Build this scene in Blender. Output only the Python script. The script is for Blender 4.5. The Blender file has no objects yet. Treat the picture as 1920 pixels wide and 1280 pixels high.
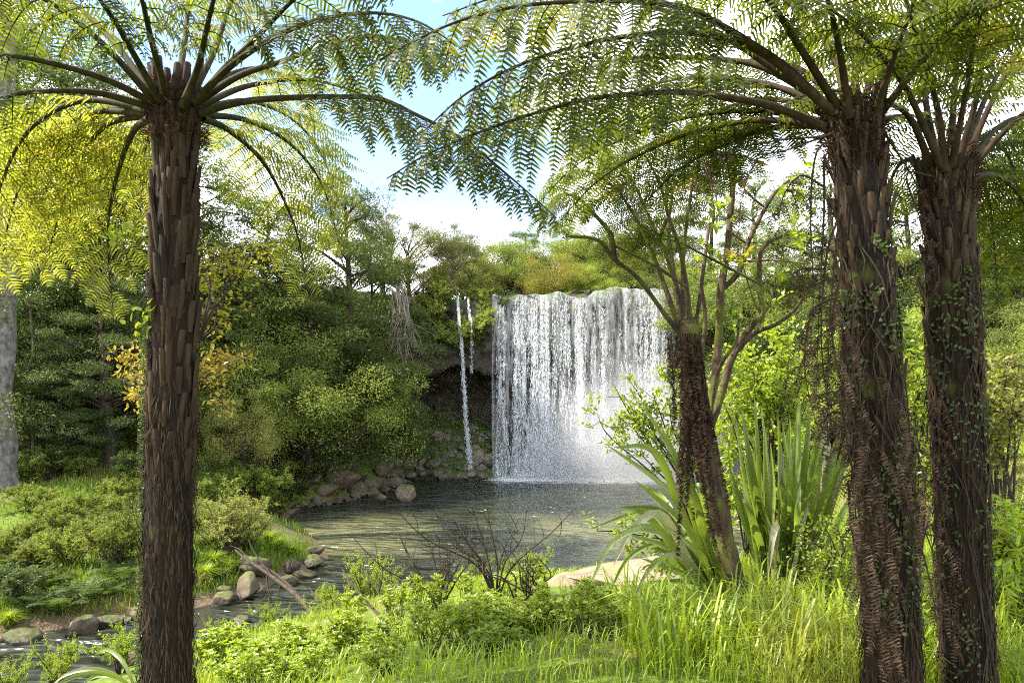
import bpy, math
import numpy as np
from mathutils import Vector

S = bpy.context.scene
COL = S.collection
R_ = math.radians
F, CX, HY, EYE = 1280.0, 960.0, 740.0, 1.6      # lens (in picture widths), eye height

# ------------------------------------------------------------------ camera
cd = bpy.data.cameras.new('camera'); cam = bpy.data.objects.new('camera', cd); COL.objects.link(cam)
cd.sensor_width = 36; cd.lens = 36 * F / 1920; cd.shift_y = 100 / 1920
cd.clip_start = 0.05; cd.clip_end = 1500
cam.location = (0, 0, EYE); cam.rotation_euler = (R_(90), 0, 0)
S.camera = cam

# ------------------------------------------------------------------ light
SUN_AZ, SUN_EL = 99.0, 49.0                     # degrees left of the view, above the horizon
sd = Vector((-math.sin(R_(SUN_AZ)) * math.cos(R_(SUN_EL)), math.cos(R_(SUN_AZ)) * math.cos(R_(SUN_EL)), math.sin(R_(SUN_EL))))
sl = bpy.data.lights.new('sun', 'SUN'); sl.energy = 5.0; sl.angle = R_(0.6); sl.color = (1.0, 0.93, 0.80)
so = bpy.data.objects.new('sun', sl); COL.objects.link(so); so.rotation_euler = sd.to_track_quat('Z', 'Y').to_euler()
so.location = (0, 0, 60)
wd = bpy.data.worlds.new('World'); S.world = wd; wd.use_nodes = True
nt = wd.node_tree; nt.nodes.clear()
def N(nt, t, **kw):
    n = nt.nodes.new(t)
    for k, v in kw.items(): setattr(n, k, v)
    return n
wo = N(nt, 'ShaderNodeOutputWorld'); bg = N(nt, 'ShaderNodeBackground'); sky = N(nt, 'ShaderNodeTexSky')
sky.sky_type = 'NISHITA'; sky.sun_disc = False; sky.sun_elevation = R_(SUN_EL); sky.sun_rotation = R_(360 - SUN_AZ)
sky.air_density = 1.0; sky.dust_density = 0.6; sky.ozone_density = 1.5
tc = N(nt, 'ShaderNodeTexCoord'); mp = N(nt, 'ShaderNodeMapping'); mp.inputs['Scale'].default_value = (1.6, 1.6, 3.6); mp.inputs['Location'].default_value = (0.35, 0.1, 0.3)
nz = N(nt, 'ShaderNodeTexNoise'); nz.inputs['Scale'].default_value = 1.7; nz.inputs['Detail'].default_value = 9; nz.inputs['Roughness'].default_value = 0.55
rp = N(nt, 'ShaderNodeValToRGB'); rp.color_ramp.elements[0].position = 0.47; rp.color_ramp.elements[1].position = 0.60
mx = N(nt, 'ShaderNodeMixRGB'); mx.inputs[2].default_value = (9.5, 9.6, 9.8, 1)
L = nt.links.new
L(tc.outputs['Generated'], mp.inputs[0]); L(mp.outputs[0], nz.inputs[0]); sz = N(nt, 'ShaderNodeSeparateXYZ'); L(tc.outputs['Generated'], sz.inputs[0]); zr = N(nt, 'ShaderNodeMapRange'); zr.inputs[1].default_value = .18; zr.inputs[2].default_value = .36; zr.inputs[3].default_value = .17; zr.inputs[4].default_value = 0
L(sz.outputs[2], zr.inputs[0]); za = N(nt, 'ShaderNodeMath', operation='ADD'); L(nz.outputs[0], za.inputs[0]); L(zr.outputs[0], za.inputs[1]); L(za.outputs[0], rp.inputs[0])
L(rp.outputs[0], mx.inputs[0]); L(sky.outputs[0], mx.inputs[1]); L(mx.outputs[0], bg.inputs[0]); L(bg.outputs[0], wo.inputs[0])
bg.inputs[1].default_value = 0.15
S.view_settings.view_transform = 'Standard'; S.view_settings.look = 'None'; S.view_settings.gamma = 1
S.view_settings.exposure = 1.72
S.render.engine = 'CYCLES'
cy = S.cycles
cy.max_bounces = 7; cy.diffuse_bounces = 4; cy.glossy_bounces = 2; cy.transmission_bounces = 4; cy.transparent_max_bounces = 16
cy.use_denoising = False; cy.use_adaptive_sampling = False; cy.filter_width = 1.1; cy.volume_bounces = 1; cy.sample_clamp_indirect = 4; cy.sample_clamp_direct = 3.5; cy.caustics_reflective = False; cy.caustics_refractive = False

# ------------------------------------------------------------------ helpers
def P(px, py, Y): return np.array([(px - CX) / F * Y, Y, EYE - (py - HY) / F * Y])
def norm(v): return v / np.maximum(np.linalg.norm(v, axis=-1, keepdims=True), 1e-9)
def rgen(seed): return np.random.default_rng(seed)

def _hash(ix, iy, iz, seed):
    h = (ix.astype(np.int64) * 374761393 + iy.astype(np.int64) * 668265263 + iz.astype(np.int64) * 2147483647 + seed * 974634217) & 0xffffffff
    h = ((h ^ (h >> 13)) * 1274126177) & 0xffffffff
    h = ((h ^ (h >> 16)) * 2246822519) & 0xffffffff
    return ((h ^ (h >> 15)) & 0xffffff) / float(0xffffff)
def vnoise(p, seed=0):
    p = np.asarray(p, float); i = np.floor(p); f = p - i; f = f * f * (3 - 2 * f); i = i.astype(np.int64)
    out = 0
    for dx in (0, 1):
        for dy in (0, 1):
            for dz in (0, 1):
                w = (f[..., 0] if dx else 1 - f[..., 0]) * (f[..., 1] if dy else 1 - f[..., 1]) * (f[..., 2] if dz else 1 - f[..., 2])
                out = out + w * _hash(i[..., 0] + dx, i[..., 1] + dy, i[..., 2] + dz, seed)
    return out * 2 - 1
def fbm(p, o=4, seed=0):
    p = np.asarray(p, float); a, s, t = 1.0, 0, 0
    for k in range(o):
        s = s + a * vnoise(p, seed + k); t += a; a *= 0.5; p = p * 2.03
    return s / t

class MB:
    def __init__(self): self.V, self.F, self.n = [], [], 0
    def add(self, V, *faces, mi=0):
        V = np.asarray(V, np.float32).reshape(-1, 3)
        for f in faces:
            f = np.asarray(f, np.int64)
            if len(f): self.F.append((f + self.n, mi))
        self.V.append(V); self.n += len(V)
def build(name, mb, mats, parent=None, origin=None, smooth=True, mesh_only=False):
    V = np.concatenate(mb.V) if mb.V else np.zeros((0, 3), np.float32)
    if origin is not None: V = V - np.asarray(origin, np.float32)
    me = bpy.data.meshes.new(name)
    lv = np.concatenate([f.ravel() for f, _ in mb.F]); tot = np.concatenate([np.full(len(f), f.shape[1]) for f, _ in mb.F])
    mi = np.concatenate([np.full(len(f), m) for f, m in mb.F])
    st = np.concatenate([[0], np.cumsum(tot)[:-1]])
    me.vertices.add(len(V)); me.vertices.foreach_set('co', V.ravel().astype(np.float32))
    me.loops.add(len(lv)); me.loops.foreach_set('vertex_index', lv.astype(np.int32))
    me.polygons.add(len(tot)); me.polygons.foreach_set('loop_start', st.astype(np.int32))
    me.polygons.foreach_set('material_index', mi.astype(np.int32))
    me.polygons.foreach_set('use_smooth', np.full(len(tot), smooth))
    me.update(calc_edges=True)
    for m in (mats if isinstance(mats, (list, tuple)) else [mats]): me.materials.append(m)
    if mesh_only: return me
    return link(name, me, parent)
def link(name, me, parent=None):
    o = bpy.data.objects.new(name, me); COL.objects.link(o)
    if parent is not None: o.parent = parent
    return o
def tag(o, label, cat, group=None):
    o['label'] = label; o['category'] = cat
    if group: o['group'] = group
    return o
def thing(name, label, cat, loc=(0, 0, 0), group=None, rotz=0.0, scale=1.0):
    o = bpy.data.objects.new(name, None); COL.objects.link(o); o.empty_display_size = 0.2
    o.location = [float(v) for v in loc]; o.rotation_euler = (0, 0, rotz)
    o.scale = (scale,) * 3 if np.isscalar(scale) else scale
    return tag(o, label, cat, group)
def struct(o, kind='structure'): o['kind'] = kind; return o

def catmull(pts, n):
    p = np.asarray(pts, float)
    if len(p) == 2: return p[0] + (p[1] - p[0]) * np.linspace(0, 1, n)[:, None]
    q = np.vstack([2 * p[0] - p[1], p, 2 * p[-1] - p[-2]])
    t = np.linspace(0, len(p) - 1 - 1e-6, n); i = t.astype(int); f = (t - i)[:, None]
    a, b, c, d = q[i], q[i + 1], q[i + 2], q[i + 3]
    return 0.5 * (2 * b + (c - a) * f + (2 * a - 5 * b + 4 * c - d) * f ** 2 + (3 * b - a - 3 * c + d) * f ** 3)
def tube(mb, pts, rad, sides=6, mi=0, cap=True):
    p = np.asarray(pts, float); n = len(p); r = np.broadcast_to(np.asarray(rad, float), (n,))
    T = norm(np.gradient(p, axis=0))
    ref = np.array([0.31, 0.17, 0.93]) if abs(T[0, 2]) < 0.8 else np.array([0.93, 0.31, 0.17])
    A = norm(np.cross(T, ref)); B = np.cross(T, A)
    a = np.linspace(0, 2 * np.pi, sides, endpoint=False)
    V = p[:, None] + r[:, None, None] * (A[:, None] * np.cos(a)[None, :, None] + B[:, None] * np.sin(a)[None, :, None])
    i = np.arange(n - 1)[:, None] * sides; j = np.arange(sides)[None]; j2 = (j + 1) % sides
    Fq = np.stack([i + j, i + sides + j, i + sides + j2, i + j2], -1).reshape(-1, 4)
    V = V.reshape(-1, 3); tri = np.zeros((0, 3), int)
    if cap:
        V = np.vstack([V, p[-1] + T[-1] * r[-1] * 0.5]); k = (n - 1) * sides
        tri = np.stack([k + np.arange(sides), np.full(sides, n * sides), k + (np.arange(sides) + 1) % sides], -1)[:, ::-1]
    mb.add(V, Fq, tri, mi=mi)
def leaves(mb, pos, d, nrm, ln, wd, mi=0, kind='diamond', fold=0.15, bend=0.0):
    pos = np.asarray(pos, float); n = len(pos)
    if n == 0: return
    d = norm(d); s = norm(np.cross(d, nrm)); nn = np.cross(s, d)
    ln = np.broadcast_to(np.asarray(ln, float), (n,))[:, None]; wd = np.broadcast_to(np.asarray(wd, float), (n,))[:, None]
    if kind == 'diamond':
        V = np.stack([pos, pos + d * ln * 0.45 + s * wd / 2 + nn * wd * fold, pos + d * ln - nn * ln * bend, pos + d * ln * 0.45 - s * wd / 2 + nn * wd * fold], 1)
        mb.add(V, np.arange(4 * n).reshape(n, 4), mi=mi)
    else:
        a, b = 0.3, 0.68
        V = np.stack([pos, pos + d * ln * a + s * wd * .5 + nn * wd * fold, pos + d * ln * b + s * wd * .42 + nn * (wd * fold - ln * bend * .4), pos + d * ln - nn * ln * bend,
                      pos + d * ln * b - s * wd * .42 + nn * (wd * fold - ln * bend * .4), pos + d * ln * a - s * wd * .5 + nn * wd * fold], 1)
        k = np.arange(n)[:, None] * 6
        mb.add(V, np.concatenate([k + [0, 1, 2, 3], k + [0, 3, 4, 5]]), mi=mi)

# ------------------------------------------------------------------ materials
def new_mat(name):
    m = bpy.data.materials.new(name); m.use_nodes = True; m.node_tree.nodes.clear(); return m, m.node_tree
def c4(c): return (c[0], c[1], c[2], 1)
def leaf_mat(name, c1, c2, tcol=None, trans=0.45, rough=0.45, spec=0.3, ovar=0.35, patch=None):
    m, t = new_mat(name); L = t.links.new
    out = N(t, 'ShaderNodeOutputMaterial'); g = N(t, 'ShaderNodeNewGeometry'); oi = N(t, 'ShaderNodeObjectInfo')
    mixc = N(t, 'ShaderNodeMixRGB'); mixc.inputs[1].default_value = c4(c1); mixc.inputs[2].default_value = c4(c2)
    L(g.outputs['Random Per Island'], mixc.inputs[0])
    colr = mixc.outputs[0]
    if patch:                                           # another leaf colour in patches (new growth, dry leaves)
        pc, lo, hi, sc = patch
        tcn = N(t, 'ShaderNodeTexCoord'); nn = N(t, 'ShaderNodeTexNoise'); nn.inputs['Scale'].default_value = sc; nn.inputs['Detail'].default_value = 2
        L(tcn.outputs['Object'], nn.inputs[0])
        mr = N(t, 'ShaderNodeMapRange'); mr.inputs[1].default_value = lo; mr.inputs[2].default_value = hi; L(nn.outputs[0], mr.inputs[0])
        m2 = N(t, 'ShaderNodeMixRGB'); m2.inputs[2].default_value = c4(pc); L(mr.outputs[0], m2.inputs[0]); L(colr, m2.inputs[1]); colr = m2.outputs[0]
    hs = N(t, 'ShaderNodeHueSaturation'); mr = N(t, 'ShaderNodeMapRange'); mr.inputs[3].default_value = 1 - ovar; mr.inputs[4].default_value = 1 + ovar
    L(oi.outputs['Random'], mr.inputs[0]); L(mr.outputs[0], hs.inputs['Value']); L(colr, hs.inputs['Color'])
    pb = N(t, 'ShaderNodeBsdfPrincipled'); pb.inputs['Roughness'].default_value = rough; pb.inputs['Specular IOR Level'].default_value = spec
    tr = N(t, 'ShaderNodeBsdfTranslucent'); L(hs.outputs[0], pb.inputs['Base Color'])
    tm = N(t, 'ShaderNodeMixRGB', blend_type='MULTIPLY'); tm.inputs[0].default_value = 1; tm.inputs[2].default_value = c4(tcol or (2.2, 2.1, 1.0))
    L(hs.outputs[0], tm.inputs[1]); L(tm.outputs[0], tr.inputs[0])
    ms = N(t, 'ShaderNodeMixShader'); ms.inputs[0].default_value = trans
    L(pb.outputs[0], ms.inputs[1]); L(tr.outputs[0], ms.inputs[2]); L(ms.outputs[0], out.inputs[0])
    return m
def bark_mat(name, c1, c2, c3=None, scale=8, stretch=0.15, bump=0.6, moss=None, moss_lo=0.55):
    m, t = new_mat(name); L = t.links.new
    out = N(t, 'ShaderNodeOutputMaterial'); tcn = N(t, 'ShaderNodeTexCoord'); mp = N(t, 'ShaderNodeMapping'); mp.inputs['Scale'].default_value = (1, 1, stretch)
    L(tcn.outputs['Object'], mp.inputs[0])
    n1 = N(t, 'ShaderNodeTexNoise'); n1.inputs['Scale'].default_value = scale; n1.inputs['Detail'].default_value = 8; n1.inputs['Roughness'].default_value = .65
    L(mp.outputs[0], n1.inputs[0])
    r = N(t, 'ShaderNodeValToRGB'); r.color_ramp.elements[0].position = .35; r.color_ramp.elements[1].position = .65
    r.color_ramp.elements[0].color = c4(c1); r.color_ramp.elements[1].color = c4(c2)
    if c3: e = r.color_ramp.elements.new(.78); e.color = c4(c3)
    L(n1.outputs[0], r.inputs[0]); colr = r.outputs[0]
    if moss:
        n2 = N(t, 'ShaderNodeTexNoise'); n2.inputs['Scale'].default_value = 3.5; n2.inputs['Detail'].default_value = 6; L(tcn.outputs['Object'], n2.inputs[0])
        mr = N(t, 'ShaderNodeMapRange'); mr.inputs[1].default_value = moss_lo; mr.inputs[2].default_value = moss_lo + .12; L(n2.outputs[0], mr.inputs[0])
        mm = N(t, 'ShaderNodeMixRGB'); mm.inputs[2].default_value = c4(moss); L(mr.outputs[0], mm.inputs[0]); L(colr, mm.inputs[1]); colr = mm.outputs[0]
    pb = N(t, 'ShaderNodeBsdfPrincipled'); pb.inputs['Roughness'].default_value = .85; pb.inputs['Specular IOR Level'].default_value = .2
    bp = N(t, 'ShaderNodeBump'); bp.inputs['Strength'].default_value = bump; bp.inputs['Distance'].default_value = .02
    L(n1.outputs[0], bp.inputs['Height']); L(bp.outputs[0], pb.inputs['Normal']); L(colr, pb.inputs['Base Color']); L(pb.outputs[0], out.inputs[0])
    return m
def rock_mat(name, c1, c2, moss=None, mlo=.35, mhi=.75, scale=1.3, mnoise=.5, wet=None):
    m, t = new_mat(name); L = t.links.new
    out = N(t, 'ShaderNodeOutputMaterial'); g = N(t, 'ShaderNodeNewGeometry')
    n1 = N(t, 'ShaderNodeTexNoise'); n1.inputs['Scale'].default_value = scale; n1.inputs['Detail'].default_value = 10; n1.inputs['Roughness'].default_value = .68
    L(g.outputs['Position'], n1.inputs[0])
    r = N(t, 'ShaderNodeValToRGB'); r.color_ramp.elements[0].position = .32; r.color_ramp.elements[1].position = .68
    r.color_ramp.elements[0].color = c4(c1); r.color_ramp.elements[1].color = c4(c2); L(n1.outputs[0], r.inputs[0]); colr = r.outputs[0]
    vo = N(t, 'ShaderNodeTexVoronoi', feature='DISTANCE_TO_EDGE'); vo.inputs['Scale'].default_value = scale * 1.2
    wn = N(t, 'ShaderNodeMixRGB'); wn.inputs[0].default_value = .25; L(g.outputs['Position'], wn.inputs[1]); L(n1.outputs[1], wn.inputs[2]); L(wn.outputs[0], vo.inputs[0])
    if moss:
        n2 = N(t, 'ShaderNodeTexNoise'); n2.inputs['Scale'].default_value = scale * 1.5; n2.inputs['Detail'].default_value = 5; L(g.outputs['Position'], n2.inputs[0])
        sx = N(t, 'ShaderNodeSeparateXYZ'); L(g.outputs['Normal'], sx.inputs[0])
        ad = N(t, 'ShaderNodeMath', operation='MULTIPLY_ADD'); ad.inputs[1].default_value = mnoise * 2; L(n2.outputs[0], ad.inputs[0])
        sb = N(t, 'ShaderNodeMath', operation='SUBTRACT'); sb.inputs[1].default_value = mnoise; L(sx.outputs[2], sb.inputs[0]); L(sb.outputs[0], ad.inputs[2])
        mr = N(t, 'ShaderNodeMapRange'); mr.inputs[1].default_value = mlo; mr.inputs[2].default_value = mhi; L(ad.outputs[0], mr.inputs[0])
        n3 = N(t, 'ShaderNodeTexNoise'); n3.inputs['Scale'].default_value = 9; n3.inputs['Detail'].default_value = 6; L(g.outputs['Position'], n3.inputs[0])
        mc = N(t, 'ShaderNodeMixRGB'); mc.inputs[1].default_value = c4([v * .35 for v in moss]); mc.inputs[2].default_value = c4([v * 1.5 for v in moss]); L(n3.outputs[0], mc.inputs[0])
        mm = N(t, 'ShaderNodeMixRGB'); L(mr.outputs[0], mm.inputs[0]); L(colr, mm.inputs[1]); L(mc.outputs[0], mm.inputs[2]); colr = mm.outputs[0]
    pb = N(t, 'ShaderNodeBsdfPrincipled'); pb.inputs['Roughness'].default_value = .8; pb.inputs['Specular IOR Level'].default_value = .3
    if wet is not None:                                 # wet band just above the water line
        sp = N(t, 'ShaderNodeSeparateXYZ'); L(g.outputs['Position'], sp.inputs[0])
        mr = N(t, 'ShaderNodeMapRange'); mr.inputs[1].default_value = wet + .05; mr.inputs[2].default_value = wet + .28; mr.inputs[3].default_value = .4; mr.inputs[4].default_value = 1; L(sp.outputs[2], mr.inputs[0])
        hv = N(t, 'ShaderNodeHueSaturation'); L(mr.outputs[0], hv.inputs['Value']); L(colr, hv.inputs['Color']); colr = hv.outputs[0]
        m2 = N(t, 'ShaderNodeMapRange'); m2.inputs[1].default_value = wet + .05; m2.inputs[2].default_value = wet + .28; m2.inputs[3].default_value = .25; m2.inputs[4].default_value = .85
        L(sp.outputs[2], m2.inputs[0]); L(m2.outputs[0], pb.inputs['Roughness'])
    b1 = N(t, 'ShaderNodeBump'); b1.inputs['Strength'].default_value = .7; b1.inputs['Distance'].default_value = .12; L(n1.outputs[0], b1.inputs['Height'])
    b2 = N(t, 'ShaderNodeBump'); b2.inputs['Strength'].default_value = .35; b2.inputs['Distance'].default_value = .06; L(vo.outputs[0], b2.inputs['Height']); L(b1.outputs[0], b2.inputs['Normal'])
    L(b2.outputs[0], pb.inputs['Normal']); L(colr, pb.inputs['Base Color']); L(pb.outputs[0], out.inputs[0])
    return m

M = {}
M['fern_backlit'] = leaf_mat('fern_backlit', (.07, .085, .014), (.27, .28, .05), (1.9, 1.8, .9), .5, .42, .35, .12, ((.30, .22, .06), .66, .80, 5))  # lit copy of the fern leaf: backlit yellow glow put into the colour
M['fern_green'] = leaf_mat('fern_green', (.02, .032, .007), (.075, .095, .014), (2.6, 2.4, .9), .48, .45, .25, .15, ((.20, .17, .03), .62, .78, 5))  # dark copy: fronds silhouetted against the sky, darkened in the leaf colour
M['rachis'] = bark_mat('rachis', (.015, .011, .005), (.04, .034, .011), (.07, .066, .02), 30, .1, .3)
M['rachis_dark'] = bark_mat('rachis_dark', (.016, .009, .006), (.042, .026, .012), (.07, .052, .022), 30, .1, .3)
M['dead'] = leaf_mat('dead', (.016, .010, .007), (.095, .056, .034), (1.3, 1.1, .9), .2, .7, .15, .2)
M['hair'] = leaf_mat('hair', (.018, .009, .006), (.06, .028, .016), (1.3, 1, .8), .2, .7, .1, .1)
M['fern_bark'] = bark_mat('fern_bark', (.005, .003, .002), (.02, .011, .006), (.06, .034, .018), 14, .08, 1.0, (.06, .07, .012), .60)
M['stub'] = bark_mat('stub', (.013, .008, .005), (.055, .033, .018), (.17, .105, .06), 22, .1, .7)
M['dark_bark'] = bark_mat('dark_bark', (.015, .011, .008), (.06, .045, .03), (.11, .09, .06), 9, .2, .8, (.04, .06, .012), .62)
M['mossy_bark'] = bark_mat('mossy_bark', (.03, .02, .012), (.10, .07, .045), (.2, .16, .10), 18, .3, .8, (.10, .11, .02), .5)
M['pale_bark'] = bark_mat('pale_bark', (.045, .04, .036), (.20, .185, .17), (.38, .36, .33), 5.5, .6, .5, (.08, .09, .04), .66)
M['twig'] = bark_mat('twig', (.018, .013, .009), (.06, .045, .03), (.11, .085, .058), 14, .3, .4)
M['pale_twig'] = bark_mat('pale_twig', (.12, .10, .075), (.28, .24, .19), (.4, .35, .28), 14, .3, .4)
M['totara'] = leaf_mat('totara', (.038, .062, .013), (.105, .135, .024), (1.6, 1.7, .7), .3, .5, .3, .3, ((.15, .18, .03), .48, .66, .35))
M['dark_leaf'] = leaf_mat('dark_leaf', (.035, .055, .014), (.095, .12, .026), (1.6, 1.7, .7), .3, .5, .3, .3, ((.08, .11, .03), .5, .7, .4))
M['mid_leaf'] = leaf_mat('mid_leaf', (.07, .10, .02), (.18, .21, .038), (1.7, 1.7, .7), .35, .5, .3, .45, ((.13, .15, .03), .5, .72, .5))
M['light_leaf'] = leaf_mat('light_leaf', (.14, .18, .028), (.28, .32, .06), (1.7, 1.7, .7), .38, .5, .3, .2, ((.17, .22, .045), .45, .7, .6))
M['olive_leaf'] = leaf_mat('olive_leaf', (.10, .11, .022), (.20, .20, .045), (1.6, 1.5, .8), .35, .5, .3, .2, ((.17, .17, .05), .48, .7, .5))
M['bank_leaf'] = leaf_mat('bank_leaf', (.09, .13, .02), (.20, .24, .04), (1.7, 1.6, .7), .4, .5, .3, .25, ((.20, .18, .045), .55, .75, 1.2))
M['yellow_leaf'] = leaf_mat('yellow_leaf', (.15, .15, .025), (.26, .24, .045), (1.6, 1.5, .7), .38, .5, .3, .15)
M['pale_shrub'] = leaf_mat('pale_shrub', (.16, .18, .04), (.33, .33, .10), (1.5, 1.5, .8), .4, .5, .3, .15)
M['bright_leaf'] = leaf_mat('bright_leaf', (.12, .19, .017), (.27, .33, .03), (1.9, 1.8, .7), .45, .35, .5, .15, ((.27, .26, .03), .55, .75, 3))
M['lime_leaf'] = leaf_mat('lime_leaf', (.15, .22, .02), (.28, .34, .035), (1.7, 1.6, .7), .5, .35, .5, .1)
M['gold_leaf'] = leaf_mat('gold_leaf', (.20, .20, .03), (.32, .31, .06), (1.7, 1.5, .6), .5, .35, .4, .1)
M['amber_leaf'] = leaf_mat('amber_leaf', (.26, .21, .04), (.38, .34, .09), (1.6, 1.3, .6), .5, .35, .4, .1)
M['vine_leaf'] = leaf_mat('vine_leaf', (.02, .035, .012), (.09, .12, .03), (1.6, 1.6, .7), .35, .4, .4, .1)
M['ground_fern'] = leaf_mat('ground_fern', (.04, .08, .012), (.10, .15, .025), (1.8, 1.8, .7), .4, .45, .35, .2)
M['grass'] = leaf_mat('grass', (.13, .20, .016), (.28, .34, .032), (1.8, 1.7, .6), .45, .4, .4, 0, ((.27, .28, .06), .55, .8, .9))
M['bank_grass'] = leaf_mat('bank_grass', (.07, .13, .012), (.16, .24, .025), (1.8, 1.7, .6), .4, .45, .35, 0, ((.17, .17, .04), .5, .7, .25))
M['flax'] = leaf_mat('flax', (.10, .15, .03), (.17, .22, .05), (2.0, 1.9, .8), .38, .28, .6, .35)
M['flax_pale'] = leaf_mat('flax_pale', (.26, .27, .14), (.36, .35, .22), (1.5, 1.4, .9), .35, .4, .5, .2)
M['rock'] = rock_mat('rock', (.06, .045, .033), (.27, .20, .135), (.07, .085, .015), .55, 1.0, 3.2, .8, -3.85)
M['rock_dark'] = rock_mat('rock_dark', (.05, .043, .036), (.24, .205, .165), (.07, .09, .02), .5, .95, 2.8, .8, -3.85)
M['rock_brown'] = rock_mat('rock_brown', (.03, .022, .015), (.15, .11, .075), (.08, .10, .02), .55, .95, 2.6, .6, -3.85)
M['slab'] = rock_mat('slab', (.13, .095, .06), (.30, .23, .155), (.12, .16, .02), .95, 1.2, 2.2, .35)
M['cliff'] = rock_mat('cliff', (.012, .010, .008), (.085, .065, .048), (.05, .075, .014), .25, .70, 1.9, .9)

# ground: soil under grass
def ground_mat():
    m, t = new_mat('ground'); L = t.links.new
    out = N(t, 'ShaderNodeOutputMaterial'); g = N(t, 'ShaderNodeNewGeometry')
    n1 = N(t, 'ShaderNodeTexNoise'); n1.inputs['Scale'].default_value = .7; n1.inputs['Detail'].default_value = 8; n1.inputs['Roughness'].default_value = .7; L(g.outputs[0], n1.inputs[0])
    n2 = N(t, 'ShaderNodeTexNoise'); n2.inputs['Scale'].default_value = 14; n2.inputs['Detail'].default_value = 6; L(g.outputs[0], n2.inputs[0])
    a = N(t, 'ShaderNodeMixRGB'); a.inputs[1].default_value = (.05, .085, .012, 1); a.inputs[2].default_value = (.14, .19, .025, 1); L(n2.outputs[0], a.inputs[0])
    b = N(t, 'ShaderNodeMixRGB'); b.inputs[1].default_value = (.06, .042, .025, 1); b.inputs[2].default_value = (.17, .125, .075, 1); L(n2.outputs[0], b.inputs[0])
    r = N(t, 'ShaderNodeMapRange'); r.inputs[1].default_value = .50; r.inputs[2].default_value = .62; L(n1.outputs[0], r.inputs[0])
    sp = N(t, 'ShaderNodeSeparateXYZ'); L(g.outputs[0], sp.inputs[0])
    wr = N(t, 'ShaderNodeMapRange'); wr.inputs[1].default_value = -3.3; wr.inputs[2].default_value = -3.7; L(sp.outputs[2], wr.inputs[0])
    mxx = N(t, 'ShaderNodeMath', operation='MAXIMUM'); L(r.outputs[0], mxx.inputs[0]); L(wr.outputs[0], mxx.inputs[1])
    c = N(t, 'ShaderNodeMixRGB'); L(mxx.outputs[0], c.inputs[0]); L(a.outputs[0], c.inputs[1]); L(b.outputs[0], c.inputs[2])
    pb = N(t, 'ShaderNodeBsdfPrincipled'); pb.inputs['Roughness'].default_value = .9; pb.inputs['Specular IOR Level'].default_value = .15
    bp = N(t, 'ShaderNodeBump'); bp.inputs['Strength'].default_value = .9; bp.inputs['Distance'].default_value = .06; L(n2.outputs[0], bp.inputs['Height']); L(bp.outputs[0], pb.inputs['Normal'])
    L(c.outputs[0], pb.inputs['Base Color']); L(pb.outputs[0], out.inputs[0]); return m
M['ground'] = ground_mat()

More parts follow.
